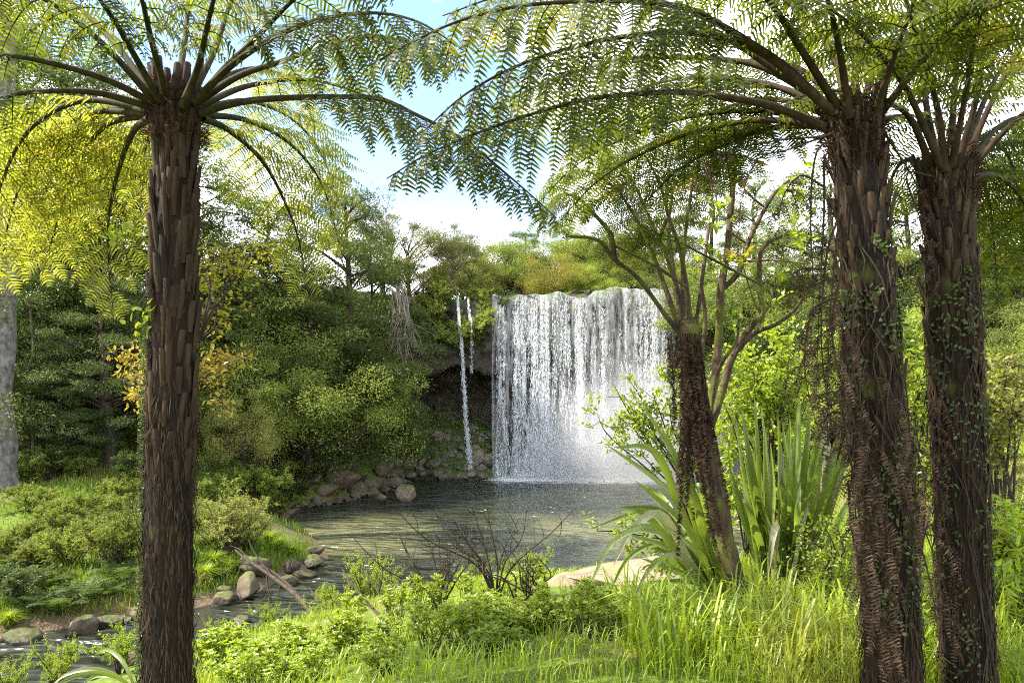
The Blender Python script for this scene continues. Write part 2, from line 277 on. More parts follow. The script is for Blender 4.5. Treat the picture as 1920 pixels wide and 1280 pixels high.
def water_mat():
    m, t = new_mat('pool_water'); L = t.links.new
    out = N(t, 'ShaderNodeOutputMaterial'); g = N(t, 'ShaderNodeNewGeometry')
    mp = N(t, 'ShaderNodeMapping'); mp.inputs['Scale'].default_value = (.42, .95, 1); L(g.outputs[0], mp.inputs[0])
    n1 = N(t, 'ShaderNodeTexNoise'); n1.inputs['Scale'].default_value = 1.5; n1.inputs['Detail'].default_value = 2; n1.inputs['Roughness'].default_value = .6; n1.inputs['Distortion'].default_value = .4; L(mp.outputs[0], n1.inputs[0])
    n2 = N(t, 'ShaderNodeTexNoise'); n2.inputs['Scale'].default_value = 4.5; n2.inputs['Detail'].default_value = 1; L(mp.outputs[0], n2.inputs[0])
    b1 = N(t, 'ShaderNodeBump'); b1.inputs['Strength'].default_value = .9; b1.inputs['Distance'].default_value = 1.0; L(n1.outputs[0], b1.inputs['Height'])
    b2 = N(t, 'ShaderNodeBump'); b2.inputs['Strength'].default_value = .8; b2.inputs['Distance'].default_value = .10; L(n2.outputs[0], b2.inputs['Height']); L(b1.outputs[0], b2.inputs['Normal'])
    # sandy shallows and the sunlit band across the pool, both painted into the colour
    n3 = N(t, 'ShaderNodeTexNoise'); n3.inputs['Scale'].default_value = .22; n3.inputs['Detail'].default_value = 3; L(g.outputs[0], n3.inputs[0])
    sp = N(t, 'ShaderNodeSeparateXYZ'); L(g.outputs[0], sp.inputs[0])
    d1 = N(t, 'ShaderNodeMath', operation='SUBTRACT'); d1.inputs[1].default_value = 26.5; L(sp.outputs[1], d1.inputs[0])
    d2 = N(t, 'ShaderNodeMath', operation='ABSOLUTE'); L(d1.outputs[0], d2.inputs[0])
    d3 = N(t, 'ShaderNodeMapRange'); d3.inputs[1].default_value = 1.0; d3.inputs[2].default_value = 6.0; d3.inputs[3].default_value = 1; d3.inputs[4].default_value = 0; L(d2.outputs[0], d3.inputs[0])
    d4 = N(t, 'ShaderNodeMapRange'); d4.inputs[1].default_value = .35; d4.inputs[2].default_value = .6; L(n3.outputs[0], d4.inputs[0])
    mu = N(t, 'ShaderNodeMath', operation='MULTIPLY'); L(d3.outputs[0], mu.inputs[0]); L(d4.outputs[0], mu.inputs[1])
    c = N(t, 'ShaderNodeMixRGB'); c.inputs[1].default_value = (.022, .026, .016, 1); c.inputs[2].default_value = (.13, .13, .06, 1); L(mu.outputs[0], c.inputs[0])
    # foam where the fall lands
    f1 = N(t, 'ShaderNodeMapRange'); f1.inputs[1].default_value = 41.0; f1.inputs[2].default_value = 44.6; L(sp.outputs[1], f1.inputs[0])
    f2 = N(t, 'ShaderNodeMath', operation='ADD'); f2.inputs[1].default_value = -4.8; L(sp.outputs[0], f2.inputs[0])
    f3 = N(t, 'ShaderNodeMath', operation='ABSOLUTE'); L(f2.outputs[0], f3.inputs[0])
    f4 = N(t, 'ShaderNodeMapRange'); f4.inputs[1].default_value = 5.3; f4.inputs[2].default_value = 7.0; f4.inputs[3].default_value = 1; f4.inputs[4].default_value = 0; L(f3.outputs[0], f4.inputs[0])
    f5 = N(t, 'ShaderNodeMath', operation='MULTIPLY'); L(f1.outputs[0], f5.inputs[0]); L(f4.outputs[0], f5.inputs[1])
    f6 = N(t, 'ShaderNodeMath', operation='ADD'); L(f5.outputs[0], f6.inputs[0]); L(n2.outputs[0], f6.inputs[1])
    f7 = N(t, 'ShaderNodeMapRange'); f7.inputs[1].default_value = .75; f7.inputs[2].default_value = 1.25; L(f6.outputs[0], f7.inputs[0])
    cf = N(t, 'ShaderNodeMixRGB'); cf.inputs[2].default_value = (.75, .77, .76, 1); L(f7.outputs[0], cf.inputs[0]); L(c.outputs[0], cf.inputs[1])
    pb = N(t, 'ShaderNodeBsdfPrincipled'); pb.inputs['Roughness'].default_value = .13; pb.inputs['IOR'].default_value = 1.33; pb.inputs['Specular IOR Level'].default_value = .6
    L(b2.outputs[0], pb.inputs['Normal']); L(cf.outputs[0], pb.inputs['Base Color']); L(pb.outputs[0], out.inputs[0]); return m
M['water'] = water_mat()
def fall_mat(sheet):
    m, t = new_mat('falling_water' if sheet else 'droplets'); L = t.links.new
    out = N(t, 'ShaderNodeOutputMaterial')
    pb = N(t, 'ShaderNodeBsdfPrincipled'); pb.inputs['Base Color'].default_value = (.86, .88, .89, 1); pb.inputs['Roughness'].default_value = .45
    tr = N(t, 'ShaderNodeBsdfTranslucent'); tr.inputs[0].default_value = (.88, .9, .91, 1)
    ms = N(t, 'ShaderNodeMixShader'); ms.inputs[0].default_value = .5; L(pb.outputs[0], ms.inputs[1]); L(tr.outputs[0], ms.inputs[2])
    if not sheet: L(ms.outputs[0], out.inputs[0]); return m
    g = N(t, 'ShaderNodeNewGeometry'); mp = N(t, 'ShaderNodeMapping'); mp.inputs['Scale'].default_value = (1, 1, .05); L(g.outputs[0], mp.inputs[0])
    n1 = N(t, 'ShaderNodeTexNoise'); n1.inputs['Scale'].default_value = 3.4; n1.inputs['Detail'].default_value = 6; n1.inputs['Roughness'].default_value = .72; L(mp.outputs[0], n1.inputs[0])
    mp2 = N(t, 'ShaderNodeMapping'); mp2.inputs['Scale'].default_value = (1, 1, .3); L(g.outputs[0], mp2.inputs[0])
    n2 = N(t, 'ShaderNodeTexNoise'); n2.inputs['Scale'].default_value = 5; n2.inputs['Detail'].default_value = 6; n2.inputs['Roughness'].default_value = .75; L(mp2.outputs[0], n2.inputs[0])
    w1 = N(t, 'ShaderNodeMath', operation='MULTIPLY'); w1.inputs[1].default_value = 1.1; L(n1.outputs[0], w1.inputs[0])
    av = N(t, 'ShaderNodeMath', operation='MULTIPLY_ADD'); av.inputs[1].default_value = .6; L(n2.outputs[0], av.inputs[0]); L(w1.outputs[0], av.inputs[2])
    at = N(t, 'ShaderNodeAttribute'); at.attribute_name = 'density'
    ad = N(t, 'ShaderNodeMath', operation='MULTIPLY_ADD'); ad.inputs[1].default_value = .8; L(at.outputs['Fac'], ad.inputs[0]); L(av.outputs[0], ad.inputs[2])
    mr = N(t, 'ShaderNodeMapRange'); mr.inputs[1].default_value = .76; mr.inputs[2].default_value = 1.66; L(ad.outputs[0], mr.inputs[0])
    tp = N(t, 'ShaderNodeBsdfTransparent'); m2 = N(t, 'ShaderNodeMixShader'); L(mr.outputs[0], m2.inputs[0]); L(tp.outputs[0], m2.inputs[1]); L(ms.outputs[0], m2.inputs[2])
    L(m2.outputs[0], out.inputs[0]); return m
M['fall'] = fall_mat(True); M['drop'] = fall_mat(False)

# ------------------------------------------------------------------ terrain
WZ = -3.85
def W(px, py):                                           # a point of the water surface
    D = (EYE - WZ) * F / (py - HY); return [(px - CX) / F * D, D]
ctl = []
for px, py, z in [(800, 1000, -5.2), (1000, 950, -5.3), (1150, 1000, -5), (900, 915, -5), (1300, 930, -5.2), (700, 985, -4.9), (670, 1080, -4.7), (520, 1135, -4.5), (430, 1165, -4.5), (200, 1212, -4.6), (50, 1245, -4.6), (-250, 1290, -4.6), (1450, 950, -5),
                  (0, 1200, WZ), (130, 1178, WZ), (270, 1160, WZ), (430, 1120, WZ), (510, 1100, WZ), (600, 1055, WZ), (605, 1035, WZ), (530, 990, WZ), (545, 955, WZ), (640, 940, WZ), (740, 917, WZ), (-250, 1215, WZ)]:
    ctl.append(W(px, py) + [z])
for px, py, D in [(60, 1110, 17), (100, 1080, 18), (0, 1000, 20), (150, 1000, 20.5), (100, 900, 26), (250, 900, 27), (0, 880, 28), (420, 1040, 20.5), (500, 1030, 22), (420, 960, 25), (500, 965, 26.5), (440, 900, 30), (550, 900, 34), (600, 870, 38), (690, 872, 41),
                  (950, 1085, 10), (1100, 1085, 9), (700, 1145, 9.5), (600, 1170, 9), (420, 1200, 8), (300, 1235, 7), (100, 1310, 6), (0, 1340, 5.5), (900, 1180, 6.2)]:
    ctl.append(list(P(px, py, D)))
ctl += [(-22, 34, .5), (-14, 38, .5), (-12.5, 44, 3), (-20, 44, 5), (-30, 34, 3), (-40, 50, 9), (-16, 52, 8.6), (-30, 60, 9.5),
        (-6, 46, -5.0), (0, 46, -6), (8, 46, -6), (15, 44, -5), (0, 52, -6), (10, 52, -6), (18, 48, -4),
        (0, 0, 0), (0, 3.8, 0), (-1.5, 3.4, -.02), (1.5, 5.2, 0), (3, 5, 0), (5, 6, -.1), (5, 9, -.5), (8, 10, -.3), (8, 15, -.9), (12, 16, -.3), (14, 24, 0), (20, 20, .3), (20, 32, 1.5), (25, 40, 5), (30, 30, 3), (30, 50, 9), (40, 40, 8),
        (0, -5, .2), (-6, 0, -.5), (6, 0, .2), (15, 5, .3), (-12, 5, -2.4), (-3, 13.3, WZ), (0, 14.5, WZ), (3, 15, WZ), (6, 18, WZ), (8.5, 22, WZ), (11, 28, WZ), (15, 35, WZ), (17, 41, WZ), (-8, 9.5, -3.6), (-8, 6, -2), (-20, 7, -3), (-20, 0, -.5), (-25, 11, -4.6), (-25, 20, -2),
        (-60, 20, 4), (-60, 60, 12), (60, 20, 3), (60, 60, 12), (0, 75, -4), (-60, -40, 2), (60, -40, 2), (0, -40, 1), (-60, 10, -3)]
ctl = np.array(ctl, float)
def _U(r2): return np.where(r2 > 1e-9, r2 * np.log(np.maximum(r2, 1e-9)), 0)
_n = len(ctl); _A = np.zeros((_n + 3, _n + 3)); _d2 = ((ctl[:, None, :2] - ctl[None, :, :2]) ** 2).sum(-1)
_A[:_n, :_n] = _U(_d2) + np.eye(_n) * 4.0; _A[:_n, _n] = 1; _A[:_n, _n + 1:] = ctl[:, :2]; _A[_n, :_n] = 1; _A[_n + 1:, :_n] = ctl[:, :2].T
_w = np.linalg.solve(_A, np.concatenate([ctl[:, 2], [0, 0, 0]]))
def H(x, y):
    x = np.asarray(x, float); y = np.asarray(y, float); sh = np.broadcast(x, y).shape
    xc = np.clip(np.broadcast_to(x, sh), -62, 62).ravel(); yc = np.clip(np.broadcast_to(y, sh), -42, 76).ravel(); o = np.empty(len(xc))
    for a in range(0, len(xc), 20000):
        b = slice(a, a + 20000); d = (xc[b, None] - ctl[None, :, 0]) ** 2 + (yc[b, None] - ctl[None, :, 1]) ** 2
        o[b] = _U(d) @ _w[:_n] + _w[_n] + _w[_n + 1] * xc[b] + _w[_n + 2] * yc[b]
    q = np.stack([xc, yc, np.zeros_like(xc)], -1)
    o += fbm(q * .45, 4, 3) * .16 + fbm(q * 2.2, 3, 9) * .04
    return o.reshape(sh)
def lipY(x): x = np.asarray(x, float); return 46.3 - np.where(x > 12, (x - 12) ** 2 * .05, 0) - np.where(x < -6, (-6 - x) ** 2 * .06, 0)
def lipZ(x): return .05 * np.sin(np.asarray(x) * 1.9) * np.sin(np.asarray(x) * .83 + 1) + .04 * np.sin(np.asarray(x) * 4.7) + np.interp(x, [-20, -9, -6.5, -3.6, -.9, 2.9, 7.2, 10, 13, 34], [8.6, 8.5, 8.2, 8.1, 8.3, 8.45, 8.7, 8.6, 9, 9.6])
def talus(x): return np.clip(np.interp(x, [-20, -10, -7, -2.5, -.8, .5, 12, 16, 34], [1, 1, 1, .95, .55, .05, 0, .6, 1]), 0, 1)
T1 = np.array([(-4.6, -.2), (-3, -.7), (-1, -1.8), (1, -2.8), (2.6, -3.9), (4.5, -5.2)]); T0 = np.array([(-4.6, -2.6), (-3.5, -3.7), (-2, -4.6), (0, -5), (2, -5.2), (4.5, -5.5)])
def ground(x, y):                                        # terrain or the rubble under the cliff, whichever is higher
    x = np.asarray(x, float); y = np.asarray(y, float); h = H(x, y); o = lipY(x) - y; k = talus(x)
    z = k * np.interp(o, T1[:, 0], T1[:, 1]) + (1 - k) * np.interp(o, T0[:, 0], T0[:, 1])
    inside = (o > -4.6) & (o < 4.5) & (x > -18) & (x < 34)
    return np.where(inside, np.maximum(h, z), h)
_D = np.concatenate([np.linspace(2.6, 20, 900), np.linspace(20, 60, 900)])
def at(px, py, lift=0.0):                                # the ground seen at a picture point
    x = (px - CX) / F * _D; z = EYE - (py - HY) / F * _D; g = ground(x, _D); k = np.argmax(z <= g)
    if z[k] > g[k]: k = len(_D) - 1
    return np.array([x[k], _D[k], g[k] + lift])
def on(px, Y, lift=0.0):
    x = (px - CX) / F * Y; return np.array([x, Y, float(ground(x, Y)) + lift])
def grid_faces(nr, nc):
    i = np.arange(nr - 1)[:, None] * nc; j = np.arange(nc - 1)[None]
    return np.stack([i + j, i + j + 1, i + nc + j + 1, i + nc + j], -1).reshape(-1, 4)
xs = np.concatenate([[-400, -250, -150, -100, -80, -62, -54, -48], np.arange(-44, 44.01, .3), [48, 54, 62, 80, 100, 150, 250, 400]])
ys = np.concatenate([[-300, -150, -80, -42, -25, -14, -8], np.arange(-5, 60, .3), [62, 66, 70, 76, 100, 150, 250, 400]])
GX, GY = np.meshgrid(xs, ys); mb = MB(); mb.add(np.stack([GX, GY, H(GX, GY)], -1), grid_faces(len(ys), len(xs)))
struct(build('ground', mb, M['ground']))
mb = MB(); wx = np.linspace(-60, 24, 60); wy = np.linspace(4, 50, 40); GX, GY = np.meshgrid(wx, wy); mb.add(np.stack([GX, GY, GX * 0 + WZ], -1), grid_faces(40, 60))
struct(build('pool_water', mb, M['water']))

# cliff with its overhang and cave
cx = np.arange(-18, 34.01, .11); K = 150
cave = np.clip(np.minimum((cx + 7.3) / 1.2, (15 - cx) / 2.5), 0, 1); cave = cave * cave * (3 - 2 * cave)
V = np.zeros((K, len(cx), 3))
for j, x in enumerate(cx):
    lz, c, k = lipZ(x), cave[j], talus(x)
    fl = k * T1 + (1 - k) * T0
    zb = 3.3 - .5 * (x > 0) * min(1, max(0, x)) + .35 * math.sin(x * 1.3)
    pr = [(-200, lz + 6), (-60, lz + 3), (-25, lz + 1.6), (-10, lz + .8), (-4, lz + .35), (-1.2, lz + .12), (-.3, lz), (0, lz - .25), (.12, lz - 1.1), (-.05, lz - 2.2), (.2, lz - 3.4), (.05, zb + .5), (-.15 * c, zb),
          (-1.6 * c - .1, zb + .12 * c - .1), (-3.4 * c - .2, zb - .2), (-4.6 * c - .1, zb - 1.2), (-5.0 * c, 1.0)]
    pr += [(p[0] * (c + (1 - c) * .0) if p[0] < 0 else p[0], p[1]) for p in fl]
    pr = np.array(pr); dl = np.concatenate([[0], np.cumsum(np.minimum(np.hypot(*np.diff(pr, axis=0).T), 1.6))])
    q = np.linspace(0, dl[-1], K); o = np.interp(q, dl, pr[:, 0]); z = np.interp(q, dl, pr[:, 1])
    V[:, j] = np.stack([np.full(K, x), lipY(x) - o, z], -1)
far = np.clip((V[..., 1] - 47.5) / 3, 0, 1) * (V[..., 2] > 7)
n1 = fbm(V * [.45, .45, .7], 5, 21); lay = np.floor(V[..., 2] / .75 + n1 * 1.1); led = _hash(lay.astype(int), np.floor(V[..., 0] / 1.7 + n1 * 1.4).astype(int), lay.astype(int) * 0, 5) - .5
V[..., 1] -= (n1 * .75 + led * .55 + fbm(V * 2.1, 3, 40) * .2) * (1 - far)
V[..., 2] += fbm(V * [.8, .8, .8], 4, 31) * .35
V[..., 0] += fbm(V * .9, 3, 51) * .25 * (1 - far)
mb = MB(); mb.add(V, grid_faces(K, len(cx))[:, ::-1]); struct(build('cliff', mb, M['cliff']))
def plateau(x, y): return float(np.interp(y - lipY(x), [0, 1.2, 4, 10, 25, 60], [0, .12, .35, .8, 1.6, 3]) + lipZ(x))

# ------------------------------------------------------------------ waterfall
rg = rgen(11)
FXp = np.array([930, 936, 948, 960, 975, 990, 1005, 1025, 1038, 1050, 1060, 1072, 1084, 1094, 1104, 1112, 1120, 1128, 1136, 1150, 1160, 1170, 1180, 1188, 1196, 1215, 1235, 1250, 1262])
FD = np.array([.0, .55, .5, .38, .6, .34, .88, .92, .55, .25, .42, .25, .8, .75, .15, .28, .14, .5, .14, .08, .06, .12, .4, .15, .45, .85, .85, .5, 0])
toX = lambda px: (np.asarray(px, float) - CX) / F * 45.4
def fall_y(x, d):                                        # d: metres fallen; the water shoots out and arcs down
    return lipY(x) - .15 - .62 * np.sqrt(np.maximum(d, 0) / 3.0)
def fall_part(root, x0, x1, dens, top_extra, nd, layers, seed, off=0.0, zbot=WZ - .05, wdrop=1.0):
    rg = rgen(seed); mb = MB(); dn = []
    for ly in range(layers):
        nx = int((x1 - x0) / .06) + 2; X = np.linspace(x0, x1, nx); hz = np.linspace(-.9, 0, 8)[:-1]
        rows = []
        tt = np.linspace(0, 1, 110) ** 1.15
        top = lipZ(X) + .1 + top_extra(X) + vnoise(np.stack([X * 1.5, X * 0 + seed, X * 0], -1)) * .12
        for r in hz: rows.append(np.stack([X, lipY(X) - .1 - r * 1.6, top - r * .25], -1))
        for t in tt:
            z = top + (zbot - top) * t; dd = top - z
            rip = vnoise(np.stack([X * 2.6, z * .25 + ly * 9, X * 0 + seed], -1)) * (.05 + .32 * np.sqrt(t)) + vnoise(np.stack([X * 9, z * .5, X * 0 + seed + 4], -1)) * .08 * np.sqrt(t)
            rows.append(np.stack([X + vnoise(np.stack([X * 1.2, z * .4, X * 0 + 3], -1)) * .18 * t, fall_y(X, dd) - off - ly * .22 + rip, z], -1))
        G = np.stack(rows); mb.add(G, grid_faces(len(rows), nx))
        tall = np.concatenate([np.zeros(7), tt])[:, None]
        XW = X[None] + .30 * vnoise(np.stack([np.broadcast_to(X * .8, (len(rows), nx)), tall * np.ones(nx) * 5, np.ones((len(rows), nx)) * seed], -1)) * (.25 + tall) + .08 * vnoise(np.stack([np.broadcast_to(X * 3, (len(rows), nx)), tall * np.ones(nx) * 22, np.ones((len(rows), nx)) * seed], -1)); DX = dens(XW)
        d = DX * (1 - .28 * tall) + .5 * np.exp(-tall * 9) * (DX > .1) + .12 * np.clip((tall - .86) / .14, 0, 1) - .12 * ly
        d = d + .34 * vnoise(np.stack([np.broadcast_to(X * 2.6, d.shape), np.broadcast_to(tall * 1.5, d.shape) + ly * 7, d * 0 + seed], -1))
        d = np.where(DX < .02, 0, d); dn.append(np.clip(d, 0, 1.3).ravel())
    o = build('water_sheet', mb, M['fall'], root)
    a = o.data.attributes.new('density', 'FLOAT', 'POINT'); a.data.foreach_set('value', np.concatenate(dn).astype(np.float32))
    # falling drops, drawn out by their speed
    mb = MB(); xx = np.linspace(x0, x1, 2000); w = dens(xx) ** 1.5 * (1 + .9 * vnoise(np.stack([xx * 5.5, xx * 0, xx * 0 + seed], -1))) ; w = np.clip(w, 0, None); cdf = np.cumsum(w); cdf /= cdf[-1]
    ns = int((x1 - x0) * 26); sx = np.interp(rg.random(ns), cdf, xx); si = rg.uniform(.3, 1, ns); si /= si.sum(); k = rg.choice(ns, nd, p=si); x = sx[k]; t = rg.random(nd) ** .8
    top = lipZ(x) + top_extra(x); z = top + (zbot - top) * t; x = x + vnoise(np.stack([z * .35 + k * 3.7, k * 1.0, k * 0 + seed], -1)) * .3 * t + rg.normal(0, .02 + .11 * t * rg.random(ns)[k], nd)
    keep = rg.random(nd) < np.clip(.45 + 1.6 * fbm(np.stack([k * 5.3, z * .9, x * 0 + seed], -1), 3), 0.03, 1); x, z, t, top = x[keep], z[keep], t[keep], top[keep]; n = len(x)
    y = fall_y(x, top - z) - off - rg.normal(.1, .22, n) * (.3 + t); 
    ln = (.05 + .2 * rg.random(n) ** 2) * (.6 + t) * wdrop; wd_ = (.006 + .014 * rg.random(n) ** 2) * wdrop
    c = np.stack([x, y, z], -1); o_ = np.zeros((n, 6, 3)); o_[:, 0, 2] = ln; o_[:, 5, 2] = -ln * .6
    o_[:, 1, 0] = wd_; o_[:, 2, 1] = wd_; o_[:, 3, 0] = -wd_; o_[:, 4, 1] = -wd_
    fc = np.array([[0, 1, 2], [0, 2, 3], [0, 3, 4], [0, 4, 1], [5, 2, 1], [5, 3, 2], [5, 4, 3], [5, 1, 4]])
    mb.add(c[:, None] + o_, (np.arange(n)[:, None, None] * 6 + fc).reshape(-1, 3)); build('spray', mb, M['drop'], root)
wf = thing('waterfall', 'broad white curtain of water falling over the cliff into the pool', 'waterfall')
fall_part(wf, float(toX(922)), float(toX(1180)), lambda x: np.interp(x, toX(FXp), FD) * (x < toX(1176)), lambda x: -.5 * np.exp(-((x - toX(1090)) / .9) ** 2) - .25 * np.exp(-((x - toX(985)) / 1.6) ** 2), 52000, 2, 1)
wf2 = thing('waterfall', 'separate white chute of water right of the dark rock on the lip of the falls', 'waterfall')
fall_part(wf2, float(toX(1176)), float(toX(1264)), lambda x: np.interp(x, toX(FXp), FD), lambda x: x * 0, 18000, 2, 2, .1)
wf3 = thing('waterfall', 'thin ribbon of water falling past the dark cave left of the main falls', 'waterfall')
x3 = float((872 - CX) / F * 45.4)
mb = MB()
def ribbon(root, pts, r0, r1, nd, seed):
    rg = rgen(seed); mb = MB(); p = catmull(pts, 160); t = np.linspace(0, 1, 160)
    for k in range(3):
        q = p + np.stack([fbm(np.stack([t * 9 + k * 7, t * 0 + k, t * 0], -1), 3, k) * (r0 + (r1 - r0) * t) * 1.6, fbm(np.stack([t * 9 + k * 3, t * 0 + k + 40, t * 0], -1), 3, k) * .12, t * 0], -1)
        tube(mb, q, (.004 + .007 * rg.random()) * (1 - .5 * t) * (.3 + .9 * np.abs(fbm(np.stack([t * 26, t * 0 + k, t * 0 + 9], -1), 2))), 5)
    u = rg.random(nd); c = np.stack([np.interp(u, t, p[:, i]) for i in range(3)], -1); s = (r0 + (r1 - r0) * u)
    c[:, 0] += rg.normal(0, 1, nd) * s * .55; c[:, 1] += rg.normal(0, 1, nd) * s * .5
    ln = (.05 + .2 * rg.random(nd) ** 2); w_ = .006 + .014 * rg.random(nd) ** 2
    o_ = np.zeros((nd, 6, 3)); o_[:, 0, 2] = ln; o_[:, 5, 2] = -ln * .6; o_[:, 1, 0] = w_; o_[:, 2, 1] = w_; o_[:, 3, 0] = -w_; o_[:, 4, 1] = -w_
    fc = np.array([[0, 1, 2], [0, 2, 3], [0, 3, 4], [0, 4, 1], [5, 2, 1], [5, 3, 2], [5, 4, 3], [5, 1, 4]])
    mb.add(c[:, None] + o_, (np.arange(nd)[:, None, None] * 6 + fc).reshape(-1, 3)); build('stream', mb, M['drop'], root)
xl = float((858 - CX) / F * 46); ribbon(wf3, [np.array([xl, lipY(xl) + .5, lipZ(xl) + .02]), np.array([xl, lipY(xl) - .3, lipZ(xl) - .25]), P(862, 612, 45.2), P(868, 680, 44.9), P(872, 760, 44.7), P(878, 840, 44.5), P(883, 893, 44.4)], .05, .17, 3400, 31)
wf4 = thing('waterfall', 'short wispy trickle on mossy rock just right of the thin ribbon fall', 'waterfall')
xl = float((878 - CX) / F * 46); ribbon(wf4, [np.array([xl, lipY(xl) + .5, lipZ(xl) + .02]), np.array([xl, lipY(xl) - .3, lipZ(xl) - .25]), P(881, 598, 45.2), P(884, 610, 45.05), P(885, 700, 45)], .03, .12, 500, 32)

# ------------------------------------------------------------------ boulders
def boulder_mesh(seed, mat, name='boulder', sub=4):
    import bmesh
    bm = bmesh.new(); bmesh.ops.create_icosphere(bm, subdivisions=sub, radius=1); v = np.array([x.co[:] for x in bm.verts]); rg = rgen(seed)
    for k in range(11):
        nrm = norm(rg.normal(size=3)); h = rg.uniform(.42, .8); d = v @ nrm; v = v - np.maximum(d - h, 0)[:, None] * nrm * .92
    v *= 1 + (fbm(v * 1.6 + seed, 4, seed) * .20 + fbm(v * 5 + seed, 4, seed + 3) * .09)[:, None]
    for x, c in zip(bm.verts, v): x.co = c
    for f in bm.faces: f.smooth = True
    me = bpy.data.meshes.new(name); bm.to_mesh(me); bm.free(); me.materials.append(mat); return me
DROCK = [boulder_mesh(s + 40, M['rock_dark']) for s in range(5)]; ROCKS = [boulder_mesh(s, M['rock']) for s in range(6)]; BROCK = [boulder_mesh(s + 20, M['rock_brown']) for s in range(4)]
def boulder(px, py, w, h, label, group=None, brown=False, k=0, sink=.25, pos=None, depth=None, dark=False):
    p = at(px, py + h * .4) if pos is None else np.asarray(pos, float)
    sc = p[1] / F; a, c = w * sc / 2 * .88, h * sc / 2 * .85
    me = DROCK[k % 5] if dark else (BROCK if brown else ROCKS)[k % (4 if brown else 6)]
    o = link('boulder', me); o.location = (p[0], p[1] + (depth or a) * .3, p[2] + c * (1 - sink)); o.scale = (a, depth or a * .85, c * 1.25); o.rotation_euler = (0, 0, k * 1.7)
    return tag(o, label, 'boulder', group)
gb = 'boulders along the stream bank'
boulder(18, 1198, 100, 62, 'pale brown rounded boulder at the stream edge, cut by the left picture edge', gb, k=0)
boulder(142, 1180, 80, 66, 'flat-faced tan boulder under the dark fern clump on the far stream edge', gb, k=1)
boulder(193, 1166, 70, 34, 'low mossy boulder between the flat-faced tan boulder and the left tree fern trunk', gb, k=2)
boulder(240, 1163, 34, 16, 'small wet stone in the stream just left of the left tree fern trunk', gb, k=3)
boulder(258, 1150, 60, 46, 'tan boulder partly hidden behind the left tree fern trunk at the water', gb, k=4)
boulder(412, 1128, 78, 34, 'smooth low tan boulder at the water right of the left tree fern trunk', gb, k=5)
boulder(414, 1105, 34, 26, 'small rounded brown stone sitting on the grass edge above the smooth low tan boulder', gb, k=0)
boulder(462, 1100, 82, 56, 'dark mossy boulder under the fallen branch at the stream edge', gb, True, k=1)
boulder(470, 1058, 76, 44, 'brown boulder in the grass behind the dark mossy boulder', gb, True, k=2)
boulder(533, 1094, 58, 40, 'tan pointed boulder at the water right of the fallen branch', gb, k=1)
boulder(563, 1080, 62, 38, 'grey weathered boulder near the tip of the grassy point', gb, k=2)
boulder(548, 1062, 60, 34, 'moss covered boulder on top of the grassy point', gb, True, k=3)
boulder(590, 1035, 44, 26, 'brown cap boulder at the far end of the grassy point', gb, True, k=0)
boulder(585, 1052, 70, 22, 'flat brown ledge boulder at the tip of the grassy point', gb, True, k=1)
boulder(455, 1172, 50, 18, 'pale wet stone just breaking the stream surface', gb, k=3, pos=list(W(455, 1168)) + [WZ - .02])
boulder(325, 1262, 120, 50, 'grey boulder at the near water edge behind the strap-leaved plant', gb, k=4)
boulder(245, 1235, 70, 40, 'small grey boulder at the near water edge left of the strap-leaved plant', gb, k=5)
boulder(765, 938, 64, 44, 'pale jagged boulder standing in the pool off the left shore', gb, k=3, pos=list(W(765, 940)) + [WZ - .1], sink=.1)
boulder(714, 938, 22, 22, 'small upright stone in the pool left of the pale jagged boulder', gb, k=2, pos=list(W(714, 940)) + [WZ - .05])
boulder(884, 893, 60, 30, 'wet dark boulder where the thin ribbon of water lands', gb, True, k=2, pos=[*W(884, 893), WZ - .05])
boulder(908, 892, 54, 24, 'wet dark boulder just right of where the thin ribbon of water lands', gb, True, k=3, pos=[*W(910, 893), WZ - .05])
rg = rgen(5)
for i in range(26):
    u = i / 25; px = np.interp(u, [0, .25, .5, .75, 1], [548, 600, 650, 705, 770]) + rg.normal(0, 4); py = np.interp(u, [0, .25, .5, .75, 1], [952, 943, 938, 926, 908]) + rg.normal(0, 3)
    w = rg.uniform(16, 38); boulder(px, py, w, w * rg.uniform(.4, .65), 'small stone on the rocky left shore of the pool', 'stones along the left shore of the pool', rg.random() < .4, k=i, sink=.3)
# large brown outcrop on the left shore
for i, (px, py, w, h) in enumerate([(640, 900, 90, 52), (585, 893, 60, 34), (690, 902, 70, 40), (655, 868, 70, 34), (610, 918, 60, 30), (668, 915, 66, 34), (620, 878, 50, 30), (560, 905, 46, 28), (715, 880, 60, 36), (700, 922, 40, 20), (545, 880, 44, 26), (735, 905, 44, 24)]):
    boulder(px, py, w, h, ['largest brown rock of the broken outcrop on the left pool shore', 'brown broken rock of the outcrop on the left pool shore'][min(i, 1)], 'brown outcrop rocks on the left shore', True, k=i, sink=.45)
for i in range(130):
    px = rg.uniform(715, 925); py = rg.uniform(800, 893) if px > 780 else rg.uniform(830, 905)
    w = rg.uniform(14, 42) * (1.25 if py > 850 else .8)
    boulder(px, py, w, w * rg.uniform(.5, .75), 'grey boulder in the rubble slope below the dark cave', 'boulders of the rubble slope below the cave', k=i, sink=.4, dark=True)

